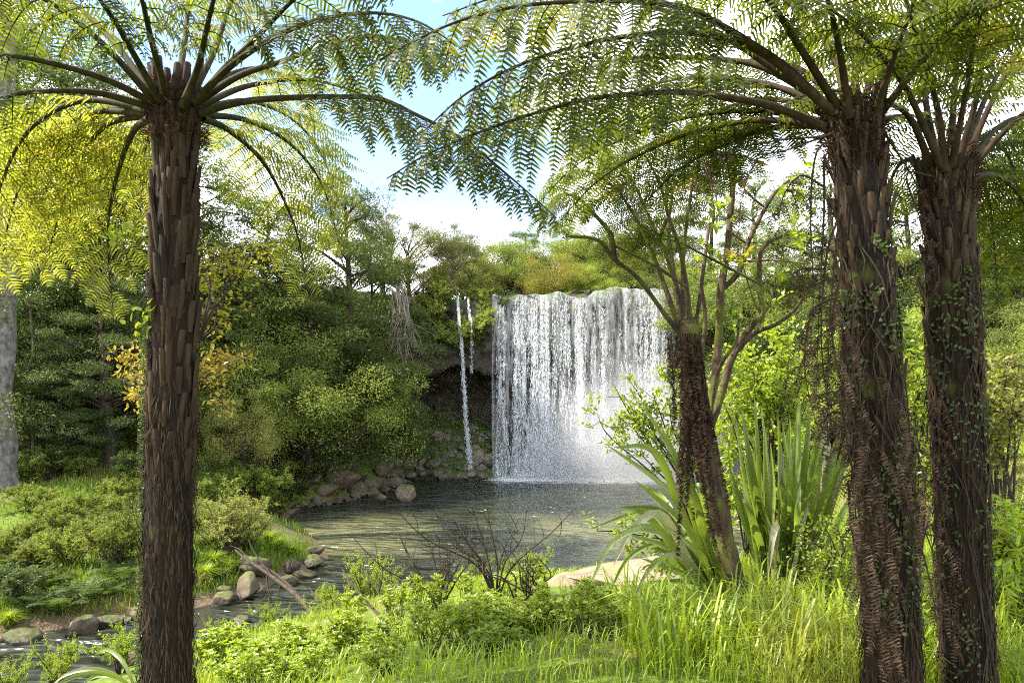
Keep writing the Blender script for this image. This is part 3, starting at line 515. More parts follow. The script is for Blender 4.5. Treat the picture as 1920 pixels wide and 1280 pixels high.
# ------------------------------------------------------------------ ferns
def frond(path, stipe=.15, Lmax=.42, spacing=.088, pspace=.0195, droop=.35, plen=.066, pw=.0115, r0=.020, seed=0, n_ref=None, base_ang=22, jit=.12, sides=7, curl=.34, mess=.16):
    rg = rgen(seed); mb = MB(); p = catmull(path, 70); seg = np.linalg.norm(np.diff(p, axis=0), axis=1); s = np.concatenate([[0], np.cumsum(seg)]); Lt = s[-1]
    T = norm(np.gradient(p, axis=0)); tt = s / Lt
    rad = p[-1] - p[0]; rad[2] = 0
    if np.linalg.norm(rad) < .05: rad = np.array([0.3, 1, 0])
    rad = rad / np.linalg.norm(rad); B = np.cross(rad, [0, 0, 1.]); Nn = norm(np.cross(B, T) if n_ref is None else (np.asarray(n_ref) - (T @ np.asarray(n_ref))[:, None] * T))
    tube(mb, p, r0 * (1 - .88 * tt ** .8), sides, mi=1)
    st = np.arange(stipe * Lt, Lt * .99, spacing); m = len(st)
    st = np.repeat(st, 2)  + rg.normal(0, spacing * .08, 2 * m); sd = np.tile([1., -1.], m); kp = rg.random(2 * m) > .05; st, sd = st[kp], sd[kp]; t = np.clip((st - stipe * Lt) / (Lt * (1 - stipe)), 0, 1)
    ip = lambda A: np.stack([np.interp(st, s, A[:, i]) for i in range(3)], -1)
    p0, t0, n0 = ip(p), norm(ip(T)), norm(ip(Nn)); S0 = np.cross(t0, n0) * sd[:, None]
    Lp = Lmax * np.minimum(1, .35 + t / .25 * .65) * np.minimum(1, (1 - t) ** .55 * 1.25 + .04) * rg.uniform(1 - jit, 1 + jit, len(t))
    ang = np.radians(base_ang + 28 * t ** 2 + rg.normal(0, 4 + jit * 30 * (jit > .3), len(t)))[:, None]
    d0 = norm(S0 * np.cos(ang) + t0 * np.sin(ang) + n0 * rg.normal(0, .07 + .6 * (jit > .3), (len(t), 1)))
    dr = np.clip((droop + rg.normal(0, .06, len(t))), 0, .93)
    n_i = np.maximum(3, np.ceil(Lp / pspace)).astype(int); idx = np.repeat(np.arange(len(t)), n_i)
    k = np.arange(len(idx)) - np.repeat(np.cumsum(n_i) - n_i, n_i); u = (k + .5) / n_i[idx]
    KS = 13; us = np.linspace(0, 1, KS); wu = dr[:, None] * (1 - np.exp(-3.2 * us))[None]; Z = np.array([0, 0, -1.])
    D = norm(d0[:, None] * (1 - wu)[..., None] + Z * wu[..., None]); NN = n0[:, None] * (1 - wu)[..., None] + d0[:, None] * wu[..., None]; NN = norm(NN - (NN * D).sum(-1, keepdims=True) * D)
    PP = p0[:, None] + Lp[:, None, None] * np.concatenate([np.zeros((len(t), 1, 3)), np.cumsum((D[:, 1:] + D[:, :-1]) / 2, axis=1)], 1) / (KS - 1)
    fi = u * (KS - 1); i0 = np.minimum(fi.astype(int), KS - 2); ff = (fi - i0)[:, None]
    lk = lambda A: A[idx, i0] * (1 - ff) + A[idx, i0 + 1] * ff
    pos = lk(PP); d = norm(lk(D)); nn = norm(lk(NN)); s2 = np.cross(d, nn)
    pl = plen * (.55 + .45 * np.minimum(1, Lp[idx] / (Lmax * .6))) * np.minimum(1, (1 - u) * 2.2 + .12) * np.minimum(1, .7 + u * 2) * rg.uniform(.88, 1.12, len(u))
    ww = np.minimum(pw, pl * .5)[:, None] / 2; pl = pl[:, None]
    for side in (1., -1.):
        e = norm(s2 * side * .93 + d * .36 + nn * rg.normal(0, mess, (len(u), 1)) + d * rg.normal(0, mess * .5, (len(u), 1)))
        a = pos - d * ww; b = pos + d * ww; mid = pos + e * pl * .58 - nn * pl * curl * .25; tip = pos + e * pl - nn * pl * curl + d * pl * .12
        V = np.stack([a, b, mid + d * ww * .85, mid - d * ww * .85, tip], 1); kk = np.arange(len(u))[:, None] * 5
        mb.add(V, kk + [0, 1, 2, 3], kk + [3, 2, 4])
    pm = PP[:, ::2]; m_ = pm.shape[1]; hw = (.0034 * (1 - .7 * us[::2]))[None, :, None]; off = t0[:, None] * hw       # pinna midribs
    V = np.stack([pm - off, pm + off], 2).reshape(len(t), -1, 3); j = np.arange(m_ - 1) * 2; f = np.stack([j, j + 1, j + 3, j + 2], -1)
    mb.add(V, (np.arange(len(t))[:, None, None] * 2 * m_ + f[None]).reshape(-1, 4), mi=1)
    return mb
def arc(c, phi, e0, e1, Ln, bend=1.25, n=9):
    t = np.linspace(0, 1, n); e = np.radians(e0 + (e1 - e0) * t ** bend); h = np.concatenate([[0], np.cumsum((np.cos(e[1:]) + np.cos(e[:-1])) / 2)]) * Ln / (n - 1); z = np.concatenate([[0], np.cumsum((np.sin(e[1:]) + np.sin(e[:-1])) / 2)]) * Ln / (n - 1)
    return np.asarray(c) + np.stack([h * math.cos(phi), h * math.sin(phi), z], -1)
def px_path(pts): return np.array([P(*q) for q in pts])
def fern_trunk(root, base, pts, r, stub_t, seed, stub_w=.034, stub_l=.19, per=18, ring=.115, fibre=.12, tilt=(.06, .16), stub_keep=1.0):
    rg = rgen(seed); mb = MB(); n, sides = 320, 84; p = catmull(pts, n); T = norm(np.gradient(p, axis=0)); A = norm(np.cross(T, [0, 1., 0.02])); B = np.cross(T, A)
    t = np.linspace(0, 1, n); rr = np.interp(t, *zip(*r)); a = np.linspace(0, 2 * np.pi, sides, endpoint=False)
    Lt = np.linalg.norm(np.diff(p, axis=0), axis=1).sum(); ca, sa = np.cos(a), np.sin(a)
    q = np.stack([np.broadcast_to(ca * 4.2, (n, sides)), np.broadcast_to(sa * 4.2, (n, sides)), np.broadcast_to((t * Lt * 2.2)[:, None], (n, sides))], -1)
    f = fbm(q * 2.2, 4, seed) * fibre + fbm(q * [.6, .6, 1.2], 3, seed + 7) * fibre * .9 + np.abs(fbm(q * [5, 5, 1.2], 2, seed + 9)) * fibre * .6
    Rr = rr[:, None] * (1 + f)
    V = p[:, None] + Rr[..., None] * (A[:, None] * ca[None, :, None] + B[:, None] * sa[None, :, None])
    i = np.arange(n - 1)[:, None] * sides; j = np.arange(sides)[None]; j2 = (j + 1) % sides
    mb.add(V, np.stack([i + j, i + j2, i + sides + j2, i + sides + j], -1).reshape(-1, 4), mi=0)
    rows = np.arange(stub_t[0] * Lt, stub_t[1] * Lt, ring); k = 0
    for z in rows:
        for m in range(per):
            if rg.random() > stub_keep: continue
            tz = np.clip((z + rg.uniform(-.5, .5) * ring) / Lt, 0, .995); an = (m + (k % 2) * .5 + rg.normal(0, .15)) / per * 2 * np.pi
            c = np.array([np.interp(tz, t, p[:, i2]) for i2 in range(3)]); ii = int(tz * (n - 1)); R0 = np.interp(tz, t, rr)
            o = A[ii] * math.cos(an) + B[ii] * math.sin(an); sdir = np.cross(T[ii], o); ln = stub_l * rg.uniform(.6, 1.25); w = stub_w * rg.uniform(.75, 1.2); th = w * .5
            tl = rg.uniform(*tilt); up = norm(T[ii] + o * tl + sdir * rg.normal(0, .06)); b0 = c + o * (R0 * .97)
            cs = np.array([(-.5, -.25), (-.36, .55), (0, .8), (.36, .55), (.5, -.25)])
            rings_ = []
            for v, sc in ((0, .8), (.5, 1), (.96, .92), (1.0, .7)):
                rings_.append(b0 + up * ln * v + sdir[None] * (cs[:, :1] * w * sc) + o[None] * (cs[:, 1:] * th * sc))
            V = np.concatenate(rings_ + [(b0 + up * ln * .97 + o * th * .15)[None]]); f4 = [[r_ * 5 + c_, r_ * 5 + c_ + 1, r_ * 5 + 6 + c_, r_ * 5 + 5 + c_] for r_ in range(3) for c_ in range(4)]
            mb.add(V, np.array(f4)[:, ::-1], np.array([[15 + c_, 15 + c_ + 1, 20] for c_ in range(4)]), mi=1)
        k += 1
    m = 5000; tz = np.where(rg.random(m) < .8, rg.uniform(0, stub_t[0] + .08, m), rg.uniform(0, .93, m)); an = rg.uniform(0, 2 * np.pi, m); ii = (tz * (n - 1)).astype(int)      # loose root fibres
    o = A[ii] * np.cos(an)[:, None] + B[ii] * np.sin(an)[:, None]; c = np.stack([np.interp(tz, t, p[:, i2]) for i2 in range(3)], -1) + o * (np.interp(tz, t, rr) * rg.uniform(1.0, 1.16, m))[:, None]
    leaves(mb, c, -T[ii] * rg.choice([1, -1], m)[:, None] + o * rg.uniform(-.05, .22, (m, 1)) + rg.normal(0, .12, (m, 3)), o + rg.normal(0, .5, (m, 3)), rg.uniform(.03, .13, m), rg.uniform(.003, .009, m), mi=1)
    build('trunk', mb, [M['fern_bark'], M['stub']], root, base)
    return p
def crown_hair(root, base, c, r, seed, n=2600, h=.4, ln=.05):
    rg = rgen(seed); mb = MB(); a = rg.uniform(0, 2 * np.pi, n); z = rg.uniform(-h * .5, h * .5, n); rr = r * (1 - .25 * (z / h)) * rg.uniform(.8, 1.15, n)
    o = np.stack([np.cos(a), np.sin(a), a * 0], -1); pos = np.asarray(c) + o * rr[:, None] + np.stack([a * 0, a * 0, z], -1)
    leaves(mb, pos, o * .7 + rg.normal(0, .5, (n, 3)) + [0, 0, .3], rg.normal(size=(n, 3)), rg.uniform(.5, 1.5, n) * ln, .006)
    build('crown_fibre', mb, M['hair'], root, base)

# --- left tree fern
base = np.array([(322 - CX) / F * 3.4, 3.4, -.05])
tf1 = thing('tree_fern', 'tall tree fern with a single straight trunk and golden backlit fronds, alone on the left', 'tree fern', base)
C1 = P(330, 205, 3.4)
fern_trunk(tf1, base, [base, P(314, 1280, 3.4), P(318, 900, 3.4), P(326, 600, 3.4), P(329, 380, 3.4), P(330, 215, 3.4), P(331, 160, 3.4)], [(0, .115), (.35, .104), (.5, .096), (.75, .092), (.93, .098), (1, .05)], (.34, .90), 1, stub_w=.032, per=13, tilt=(.05, .14))
crown_hair(tf1, base, C1 + [0, 0, -.03], .11, 2, 1500, .3, .04)
LF = [
 ([(285, 192, 3.32), (200, 150, 3.2), (100, 120, 3.1), (0, 106, 3.0), (-120, 140, 2.9), (-200, 240, 2.85)], .5),
 ([(280, 200, 3.34), (180, 174, 3.2), (80, 172, 3.1), (5, 184, 3.05), (-60, 230, 3.0), (-110, 320, 2.95)], .45),
 ([(278, 207, 3.45), (230, 202, 3.6), (175, 220, 3.85), (120, 280, 4.1), (80, 370, 4.3), (60, 490, 4.4)], .3),
 ([(290, 190, 3.3), (210, 100, 3.15), (150, 45, 3.05), (75, -5, 2.95), (-40, -50, 2.8), (-160, -50, 2.7)], .3),
 ([(295, 190, 3.5), (230, 100, 3.6), (180, 45, 3.75), (125, 0, 3.9), (40, -30, 4.1), (-60, -10, 4.3), (-140, 60, 4.4)], .25),
 ([(300, 190, 3.3), (250, 100, 3.1), (215, 40, 2.95), (180, -10, 2.8), (120, -80, 2.6), (40, -110, 2.4)], .3),
 ([(312, 175, 3.3), (285, 80, 3.1), (266, 0, 2.9), (240, -80, 2.7), (190, -140, 2.5)], .3),
 ([(330, 170, 3.5), (345, 90, 3.7), (356, 0, 3.95), (372, -50, 4.2), (390, -60, 4.5), (415, -20, 4.9)], .2),
 ([(342, 200, 3.3), (370, 130, 3.2), (386, 60, 3.05), (402, -5, 2.9), (430, -80, 2.7), (480, -120, 2.5)], .3),
 ([(352, 192, 3.5), (400, 100, 3.65), (436, 0, 3.85), (480, -60, 4.1), (540, -80, 4.4), (600, -30, 4.7)], .25),
 ([(368, 195, 3.35), (420, 130, 3.25), (470, 82, 3.15), (550, 0, 3.0), (640, -70, 2.85), (760, -90, 2.75)], .35),
 ([(375, 188, 3.4), (450, 142, 3.4), (530, 115, 3.4), (600, 88, 3.4), (690, 70, 3.4), (780, 82, 3.4), (850, 120, 3.4)], .35),
 ([(378, 212, 3.36), (440, 194, 3.3), (520, 185, 3.22), (640, 182, 3.12), (712, 186, 3.05), (780, 215, 3.0), (870, 263, 2.95), (960, 335, 2.9), (1045, 410, 2.88)], .32),
 ([(380, 222, 3.46), (430, 245, 3.7), (490, 300, 4.0), (530, 370, 4.25), (560, 450, 4.4), (578, 555, 4.5)], .12),
 ([(280, 222, 3.46), (248, 250, 3.65), (222, 320, 3.95), (205, 400, 4.2), (203, 480, 4.35), (212, 585, 4.4)], .12),
 ([(280, 215, 3.5), (200, 235, 3.8), (150, 300, 4.1), (115, 390, 4.35), (75, 525, 4.5)], .14),
 ([(278, 204, 3.5), (150, 190, 3.6), (50, 250, 3.7), (-5, 370, 3.75), (-25, 530, 3.75)], .2),
 ([(275, 212, 3.5), (160, 215, 3.75), (70, 290, 3.95), (20, 400, 4.0), (-2, 540, 4.0)], .2),
 ([(380, 215, 3.5), (470, 228, 3.9), (550, 275, 4.3), (605, 350, 4.6), (640, 470, 4.8)], .2),
 ([(378, 203, 3.55), (470, 190, 4.0), (550, 225, 4.5), (600, 285, 4.9), (635, 375, 5.1)], .2),
 ([(310, 200, 3.6), (300, 180, 4.1), (285, 220, 4.7), (270, 300, 5.1), (262, 420, 5.3)], .2),
 ([(360, 195, 3.6), (430, 140, 4.0), (500, 130, 4.5), (560, 170, 5.0), (590, 240, 5.3)], .25),
 ([(365, 190, 3.3), (450, 110, 3.15), (560, 50, 3.05), (680, 25, 2.95), (780, 40, 2.9), (870, 95, 2.85)], .3),
 ([(372, 200, 3.5), (470, 160, 3.7), (580, 150, 3.85), (680, 180, 4.0), (760, 240, 4.1)], .3),
]
for i, (pts, stp) in enumerate(LF):
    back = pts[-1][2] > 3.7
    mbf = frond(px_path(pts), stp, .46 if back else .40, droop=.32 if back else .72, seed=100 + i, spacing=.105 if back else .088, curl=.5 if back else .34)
    build('frond', mbf, [M['fern_backlit'] if back else M['fern_green'], M['rachis']], tf1, base)

# --- middle tree fern (right of centre)
base = P(1682, 1300, 3.2); base[2] = -.05
tf2 = thing('tree_fern', 'tree fern with a leaning trunk wrapped in brown dead fronds', 'tree fern', base)
C2 = P(1605, 230, 3.2)
fern_trunk(tf2, base, [base, P(1675, 1280, 3.2), P(1655, 900, 3.2), P(1632, 640, 3.2), P(1617, 400, 3.2), P(1606, 250, 3.2), P(1604, 195, 3.2)], [(0, .122), (.4, .110), (.7, .102), (.93, .11), (1, .05)], (.45, .89), 3, stub_w=.03, stub_l=.13, per=15, ring=.13, stub_keep=.6, tilt=(.1, .3))
crown_hair(tf2, base, C2 + [0, 0, -.04], .115, 4, 1500, .35, .04)
MF = [
 ([(1545, 238, 3.15), (1450, 200, 3.05), (1360, 182, 3.0), (1280, 173, 2.95), (1180, 177, 2.9), (1100, 187, 2.88), (1000, 213, 2.86), (900, 248, 2.85), (800, 290, 2.85), (725, 335, 2.85)], .3, .38, .85),
 ([(1560, 212, 3.1), (1480, 132, 2.95), (1400, 76, 2.85), (1330, 36, 2.8), (1280, 14, 2.76), (1180, 2, 2.7), (1060, 4, 2.66), (960, 14, 2.64), (860, 40, 2.62), (760, 85, 2.6), (690, 125, 2.6)], .3, .42, .85),
 ([(1568, 205, 3.2), (1470, 142, 3.2), (1380, 82, 3.2), (1300, 42, 3.2), (1200, 5, 3.2), (1080, -20, 3.2), (950, -10, 3.2), (830, 30, 3.2)], .3, .46, .85),
 ([(1555, 205, 3.0), (1430, 100, 2.9), (1300, 62, 2.85), (1150, 72, 2.8), (1000, 112, 2.78), (880, 172, 2.76), (790, 250, 2.75)], .35, .40, .85),
 ([(1570, 215, 3.3), (1480, 170, 3.5), (1380, 150, 3.7), (1260, 150, 3.9), (1150, 190, 4.0), (1060, 250, 4.1)], .25, .44, .6),
 ([(1560, 200, 3.3), (1440, 130, 3.4), (1360, 112, 3.5), (1280, 108, 3.6), (1180, 110, 3.7), (1060, 140, 3.8), (960, 185, 3.85), (860, 250, 3.9)], .25, .48, .8),
 ([(1592, 220, 3.1), (1575, 100, 2.95), (1552, 0, 2.8), (1520, -90, 2.65), (1470, -140, 2.5)], .3, .4, .5),
 ([(1602, 190, 3.3), (1606, 60, 3.4), (1602, -40, 3.5), (1590, -110, 3.7), (1580, -110, 4.0), (1570, -50, 4.4)], .2, .42, .35),
 ([(1588, 200, 3.3), (1560, 100, 3.5), (1500, 10, 3.7), (1430, -40, 3.9), (1350, -40, 4.1), (1290, 10, 4.3)], .2, .42, .5),
 ([(1640, 215, 3.1), (1668, 130, 2.95), (1700, 40, 2.8), (1725, -30, 2.7), (1760, -90, 2.6)], .3, .4, .4),
 ([(1650, 215, 3.15), (1700, 150, 3.0), (1760, 80, 2.9), (1840, 5, 2.8), (1930, -50, 2.7)], .3, .4, .5),
 ([(1625, 210, 3.3), (1690, 110, 3.5), (1770, 60, 3.8), (1850, 60, 4.1), (1910, 110, 4.4)], .2, .42, .4),
 ([(1585, 205, 3.35), (1500, 130, 3.7), (1420, 110, 4.1), (1350, 140, 4.5), (1300, 200, 4.8)], .15, .42, .4),
 ([(1575, 225, 3.3), (1480, 190, 3.6), (1400, 190, 4.0), (1330, 220, 4.3), (1270, 280, 4.6)], .15, .42, .4),
 ([(1555, 240, 3.3), (1440, 225, 3.5), (1330, 240, 3.7), (1220, 280, 3.9), (1120, 340, 4.0), (1040, 425, 4.05)], .2, .5, .35),
 ([(1550, 235, 3.4), (1430, 208, 3.7), (1300, 218, 4.0), (1180, 255, 4.2), (1080, 310, 4.3), (1010, 380, 4.35)], .2, .5, .35),
 ([(1550, 235, 3.4), (1450, 240, 3.7), (1360, 270, 3.9), (1270, 320, 4.1), (1200, 390, 4.2)], .15, .42, .4),
 ([(1560, 225, 3.45), (1450, 160, 3.9), (1330, 150, 4.3), (1220, 190, 4.6), (1140, 250, 4.8)], .2, .5, .35),
 ([(1570, 235, 3.3), (1490, 220, 3.6), (1420, 240, 3.9), (1370, 290, 4.1), (1330, 350, 4.3)], .15, .38, .4),
 ([(1600, 200, 3.4), (1600, 110, 3.8), (1560, 60, 4.3), (1520, 80, 4.8), (1490, 150, 5.2)], .15, .42, .3),
 ([(1615, 200, 3.4), (1650, 110, 3.8), (1680, 80, 4.3), (1700, 120, 4.8), (1710, 200, 5.2)], .15, .42, .3),
 ([(1640, 230, 3.3), (1700, 220, 3.7), (1740, 260, 4.1), (1765, 330, 4.4)], .12, .38, .35),
 ([(1570, 200, 3.1), (1500, 90, 2.9), (1440, 0, 2.75), (1360, -80, 2.6), (1240, -120, 2.5), (1100, -110, 2.4)], .3, .4, .7),
]
for i, (pts, stp, lm, dr) in enumerate(MF):
    build('frond', frond(px_path(pts), stp, lm, droop=dr, seed=200 + i, r0=.021), [M['fern_green'], M['rachis_dark']], tf2, base)
rg = rgen(77)                                           # dead fronds hanging round the trunk
DF = [([(1560, 260, 3.0), (1530, 290, 2.95), (1520, 400, 2.95), (1525, 560, 2.95), (1515, 700, 2.95)], .13, .3), ([(1560, 250, 3.1), (1480, 280, 3.1), (1420, 300, 3.1), (1390, 380, 3.1), (1385, 480, 3.1)], .16, .5),
      ([(1555, 255, 3.2), (1450, 265, 3.3), (1350, 290, 3.4), (1300, 350, 3.4), (1295, 420, 3.4)], .14, .5), ([(1540, 505, 2.95), (1500, 505, 2.95), (1480, 530, 2.95), (1485, 575, 2.95)], .1, .2),
      ([(1575, 400, 3.0), (1550, 480, 2.95), (1540, 640, 2.93), (1560, 800, 2.92), (1590, 930, 2.92)], .2, .15), ([(1580, 500, 3.0), (1560, 620, 2.93), (1590, 760, 2.9), (1640, 900, 2.88), (1660, 1040, 2.88)], .2, .1),
      ([(1600, 560, 2.98), (1600, 700, 2.93), (1640, 830, 2.9), (1700, 900, 2.9), (1750, 990, 2.9)], .18, .1), ([(1590, 620, 2.98), (1580, 760, 2.92), (1600, 900, 2.9), (1610, 1050, 2.9), (1640, 1180, 2.9)], .2, .1),
      ([(1610, 700, 2.98), (1620, 850, 2.92), (1660, 1000, 2.9), (1670, 1130, 2.9), (1700, 1290, 2.9)], .2, .1), ([(1600, 800, 2.98), (1620, 930, 2.92), (1620, 1060, 2.9), (1650, 1180, 2.9), (1680, 1300, 2.9)], .18, .1),
      ([(1640, 780, 2.95), (1700, 880, 2.9), (1730, 980, 2.9), (1770, 1100, 2.9), (1800, 1240, 2.9)], .18, .1), ([(1640, 650, 2.98), (1680, 760, 2.95), (1720, 850, 2.95), (1745, 960, 2.95)], .14, .15),
      ([(1545, 300, 2.95), (1545, 400, 2.95), (1535, 600, 2.95), (1530, 760, 2.95)], .05, .2), ([(1570, 250, 2.9), (1572, 400, 2.9), (1555, 620, 2.9), (1550, 900, 2.9)], .03, .3),
      ([(1560, 560, 2.97), (1520, 590, 2.95), (1510, 700, 2.95), (1540, 830, 2.95)], .16, .15), ([(1545, 350, 3.05), (1500, 330, 3.05), (1465, 380, 3.05), (1460, 470, 3.05)], .14, .3),
      ([(1690, 900, 2.85), (1720, 1000, 2.85), (1750, 1120, 2.85), (1770, 1290, 2.85)], .03, .4), ([(1590, 900, 2.95), (1600, 1010, 2.9), (1640, 1120, 2.88), (1690, 1250, 2.88)], .2, .1)]
for i, (pts, lm, stp) in enumerate(DF):
    build('dead_frond', frond(px_path(pts), stp, lm * 1.15, spacing=.062, pspace=.015, droop=.88, plen=.021, pw=.0055, r0=.006, seed=300 + i, mess=.6, curl=1.0, jit=.5, sides=5, base_ang=-10), [M['dead'], M['rachis_dark']], tf2, base)

# --- right tree fern
base = P(1822, 1300, 3.4); base[2] = -.05
tf3 = thing('tree_fern', 'tree fern with a dark upright trunk and many steep stalks, rightmost of the tree ferns', 'tree fern', base)
C3 = P(1778, 330, 3.4)
fern_trunk(tf3, base, [base, P(1815, 1280, 3.4), P(1800, 900, 3.4), P(1788, 640, 3.4), P(1778, 450, 3.4), P(1775, 340, 3.4), P(1774, 290, 3.4)], [(0, .112), (.4, .105), (.7, .100), (.93, .106), (1, .05)], (.40, .89), 5, stub_w=.032, stub_l=.14, per=15, ring=.13, stub_keep=.65, tilt=(.08, .25))
crown_hair(tf3, base, C3, .105, 6, 1200, .3, .04)
RF = [
 ([(1772, 320, 3.3), (1757, 200, 3.2), (1716, 60, 3.05), (1690, -20, 2.95), (1640, -100, 2.8)], .35, .4, .4), ([(1745, 310, 3.35), (1705, 220, 3.3), (1650, 190, 3.3), (1560, 170, 3.3), (1470, 190, 3.3)], .35, .36, .6),
 ([(1795, 315, 3.3), (1836, 160, 3.15), (1850, 10, 3.0), (1880, -90, 2.8)], .35, .4, .4), ([(1805, 318, 3.35), (1860, 190, 3.3), (1925, 75, 3.2), (2010, 0, 3.1), (2100, -20, 3.0)], .35, .4, .5),
 ([(1815, 325, 3.35), (1880, 250, 3.25), (1940, 200, 3.15), (2040, 170, 3.0), (2120, 210, 2.9)], .35, .4, .6), ([(1780, 310, 3.5), (1792, 140, 3.7), (1798, 0, 3.9), (1800, -50, 4.3), (1802, -20, 4.8)], .2, .42, .3),
 ([(1760, 315, 3.5), (1735, 180, 3.7), (1735, 60, 4.0), (1740, 0, 4.4), (1745, 30, 4.9)], .2, .42, .3), ([(1810, 320, 3.5), (1870, 240, 3.8), (1930, 220, 4.2), (1990, 260, 4.6), (2030, 350, 4.8)], .15, .42, .35),
 ([(1815, 335, 3.45), (1870, 330, 3.75), (1920, 380, 4.1), (1950, 470, 4.3), (1965, 580, 4.4)], .12, .42, .3), ([(1800, 325, 3.55), (1850, 270, 4.0), (1890, 290, 4.5), (1910, 370, 4.9), (1920, 480, 5.1)], .12, .42, .3),
 ([(1795, 330, 3.6), (1830, 320, 4.1), (1855, 380, 4.6), (1865, 470, 4.9), (1870, 570, 5.0)], .12, .4, .3), ([(1750, 325, 3.5), (1700, 300, 3.8), (1670, 340, 4.2), (1660, 420, 4.5)], .15, .36, .35),
 ([(1800, 310, 3.5), (1850, 180, 3.9), (1890, 120, 4.4), (1930, 130, 4.9), (1960, 190, 5.3)], .15, .42, .35), ([(1765, 312, 3.3), (1700, 170, 3.1), (1630, 80, 2.95), (1560, 20, 2.8), (1470, -20, 2.65)], .4, .36, .6),
 ([(1785, 312, 3.3), (1810, 180, 3.1), (1830, 60, 2.9), (1870, -40, 2.7)], .4, .36, .4)]
for i, (pts, stp, lm, dr) in enumerate(RF):
    build('frond', frond(px_path(pts), stp, lm, droop=dr, seed=400 + i, r0=.020), [M['fern_green'], M['rachis_dark']], tf3, base)
for i, (pts, lm, stp) in enumerate([([(1745, 330, 3.25), (1700, 330, 3.2), (1735, 440, 3.2), (1760, 560, 3.2)], .08, .3), ([(1660, 250, 3.1), (1710, 330, 3.15), (1745, 400, 3.2), (1765, 480, 3.2)], .03, .5), ([(1820, 480, 3.25), (1835, 560, 3.22), (1838, 700, 3.22)], .05, .2), ([(1755, 850, 3.25), (1770, 980, 3.2), (1790, 1100, 3.2), (1800, 1260, 3.2)], .14, .1), ([(1770, 700, 3.26), (1760, 820, 3.22), (1775, 960, 3.2)], .1, .1)]):
    build('dead_frond', frond(px_path(pts), stp, lm * 1.2, spacing=.065, pspace=.015, droop=.88, plen=.021, pw=.0055, r0=.006, base_ang=-10, seed=450 + i, mess=.6, curl=.9, jit=.4, sides=5), [M['dead'], M['rachis_dark']], tf3, base)

# --- small tree fern in the middle distance, its trunk in a skirt of dead fronds
Y4 = 5.0
base = on(1395, Y4); base[2] -= .05
tf4 = thing('tree_fern', 'small tree fern with a crooked trunk in a skirt of dead fronds', 'tree fern', base)
pt = [base, P(1385, 1120, Y4), P(1350, 980, Y4), P(1325, 860, Y4), P(1305, 740, Y4), P(1292, 640, Y4), P(1288, 600, Y4)]
mb = MB(); p = catmull(pt, 90); tube(mb, p, (.072 + .02 * fbm(np.stack([np.linspace(0, 9, 90)] * 3, -1), 3)) * np.linspace(1.05, .9, 90), 20); tk = build('trunk', mb, M['mossy_bark'], tf4, base)
SP = [([(1285, 640, 5), (1240, 580, 4.95), (1195, 520, 4.9), (1152, 487, 4.9), (1120, 450, 4.85), (1060, 442, 4.8)], .020, None),
      ([(1152, 487, 4.9), (1145, 440, 4.9), (1122, 410, 4.9), (1080, 370, 4.85), (1040, 370, 4.8), (1010, 430, 4.75)], .02, .34),
      ([(1282, 640, 5), (1255, 560, 5), (1225, 480, 5), (1195, 415, 5), (1150, 350, 4.95), (1090, 320, 4.9), (1030, 330, 4.85)], .022, .42),
      ([(1288, 640, 5), (1275, 560, 5.05), (1250, 480, 5.1), (1225, 425, 5.15), (1180, 330, 5.2), (1120, 270, 5.2), (1060, 270, 5.2)], .022, .45),
      ([(1294, 640, 5), (1290, 560, 4.95), (1275, 470, 4.9), (1255, 410, 4.85), (1235, 340, 4.8), (1190, 270, 4.75), (1120, 240, 4.7)], .022, .45),
      ([(1300, 640, 5), (1312, 560, 5.1), (1322, 480, 5.2), (1330, 420, 5.3)], .018, None),
      ([(1290, 640, 5), (1280, 520, 5.3), (1290, 400, 5.6), (1310, 300, 5.8), (1350, 240, 6.1), (1420, 240, 6.4)], .02, .42),
      ([(1286, 640, 5), (1262, 500, 5.3), (1250, 380, 5.5), (1260, 290, 5.8), (1290, 240, 6.1), (1330, 240, 6.5)], .02, .42),
      ([(1235, 448, 5.1), (1255, 400, 5.0), (1262, 350, 4.9)], .014, None), ([(1420, 530, 5.2), (1320, 478, 5.1), (1265, 452, 5.05), (1195, 444, 5.0)], .011, None), ([(1290, 540, 4.9), (1230, 500, 4.9), (1150, 460, 4.9)], .012, None)]
for i, (pts, r, lm) in enumerate(SP):
    if lm: build('frond', frond(px_path(pts), .38, lm * 1.5, droop=.5, seed=500 + i, r0=r * 1.15, spacing=.075), [M['fern_green'], M['mossy_bark']], tf4, base)
    else:
        mb = MB(); q = catmull(px_path(pts), 40); tube(mb, q, np.linspace(r, r * .6, 40) * (1 + .2 * fbm(np.stack([np.linspace(0, 14, 40)] * 3, -1), 3, i)), 8); build('stalk', mb, M['mossy_bark'], tf4, base)
for i in range(22):
    a = rg.uniform(0, 2 * np.pi); x = 1290 + 24 * math.cos(a); yy = Y4 - .08 * math.sin(a) - .02; bot = rg.uniform(800, 1130) if i < 13 else rg.uniform(720, 900); sw = rg.normal(0, 10)
    f = lambda py: np.interp(py, [600, 740, 860, 980, 1120], [1290, 1303, 1322, 1345, 1380]) if i % 3 else np.interp(py, [600, 740, 1160], [1275, 1280, 1268])
    ys_ = np.linspace(625, bot, 6); pts = [(f(v) + 19 * math.cos(a) * (1 - .2 * k / 5) + sw * k / 5, v, yy - .05) for k, v in enumerate(ys_)]
    build('dead_frond', frond(px_path(pts), .05, rg.uniform(.05, .09), spacing=.04, pspace=.012, mess=.6, droop=.85, plen=.03, pw=.009, r0=.007, seed=550 + i, curl=.8, jit=.4, sides=5), [M['dead'], M['rachis_dark']], tf4, base)

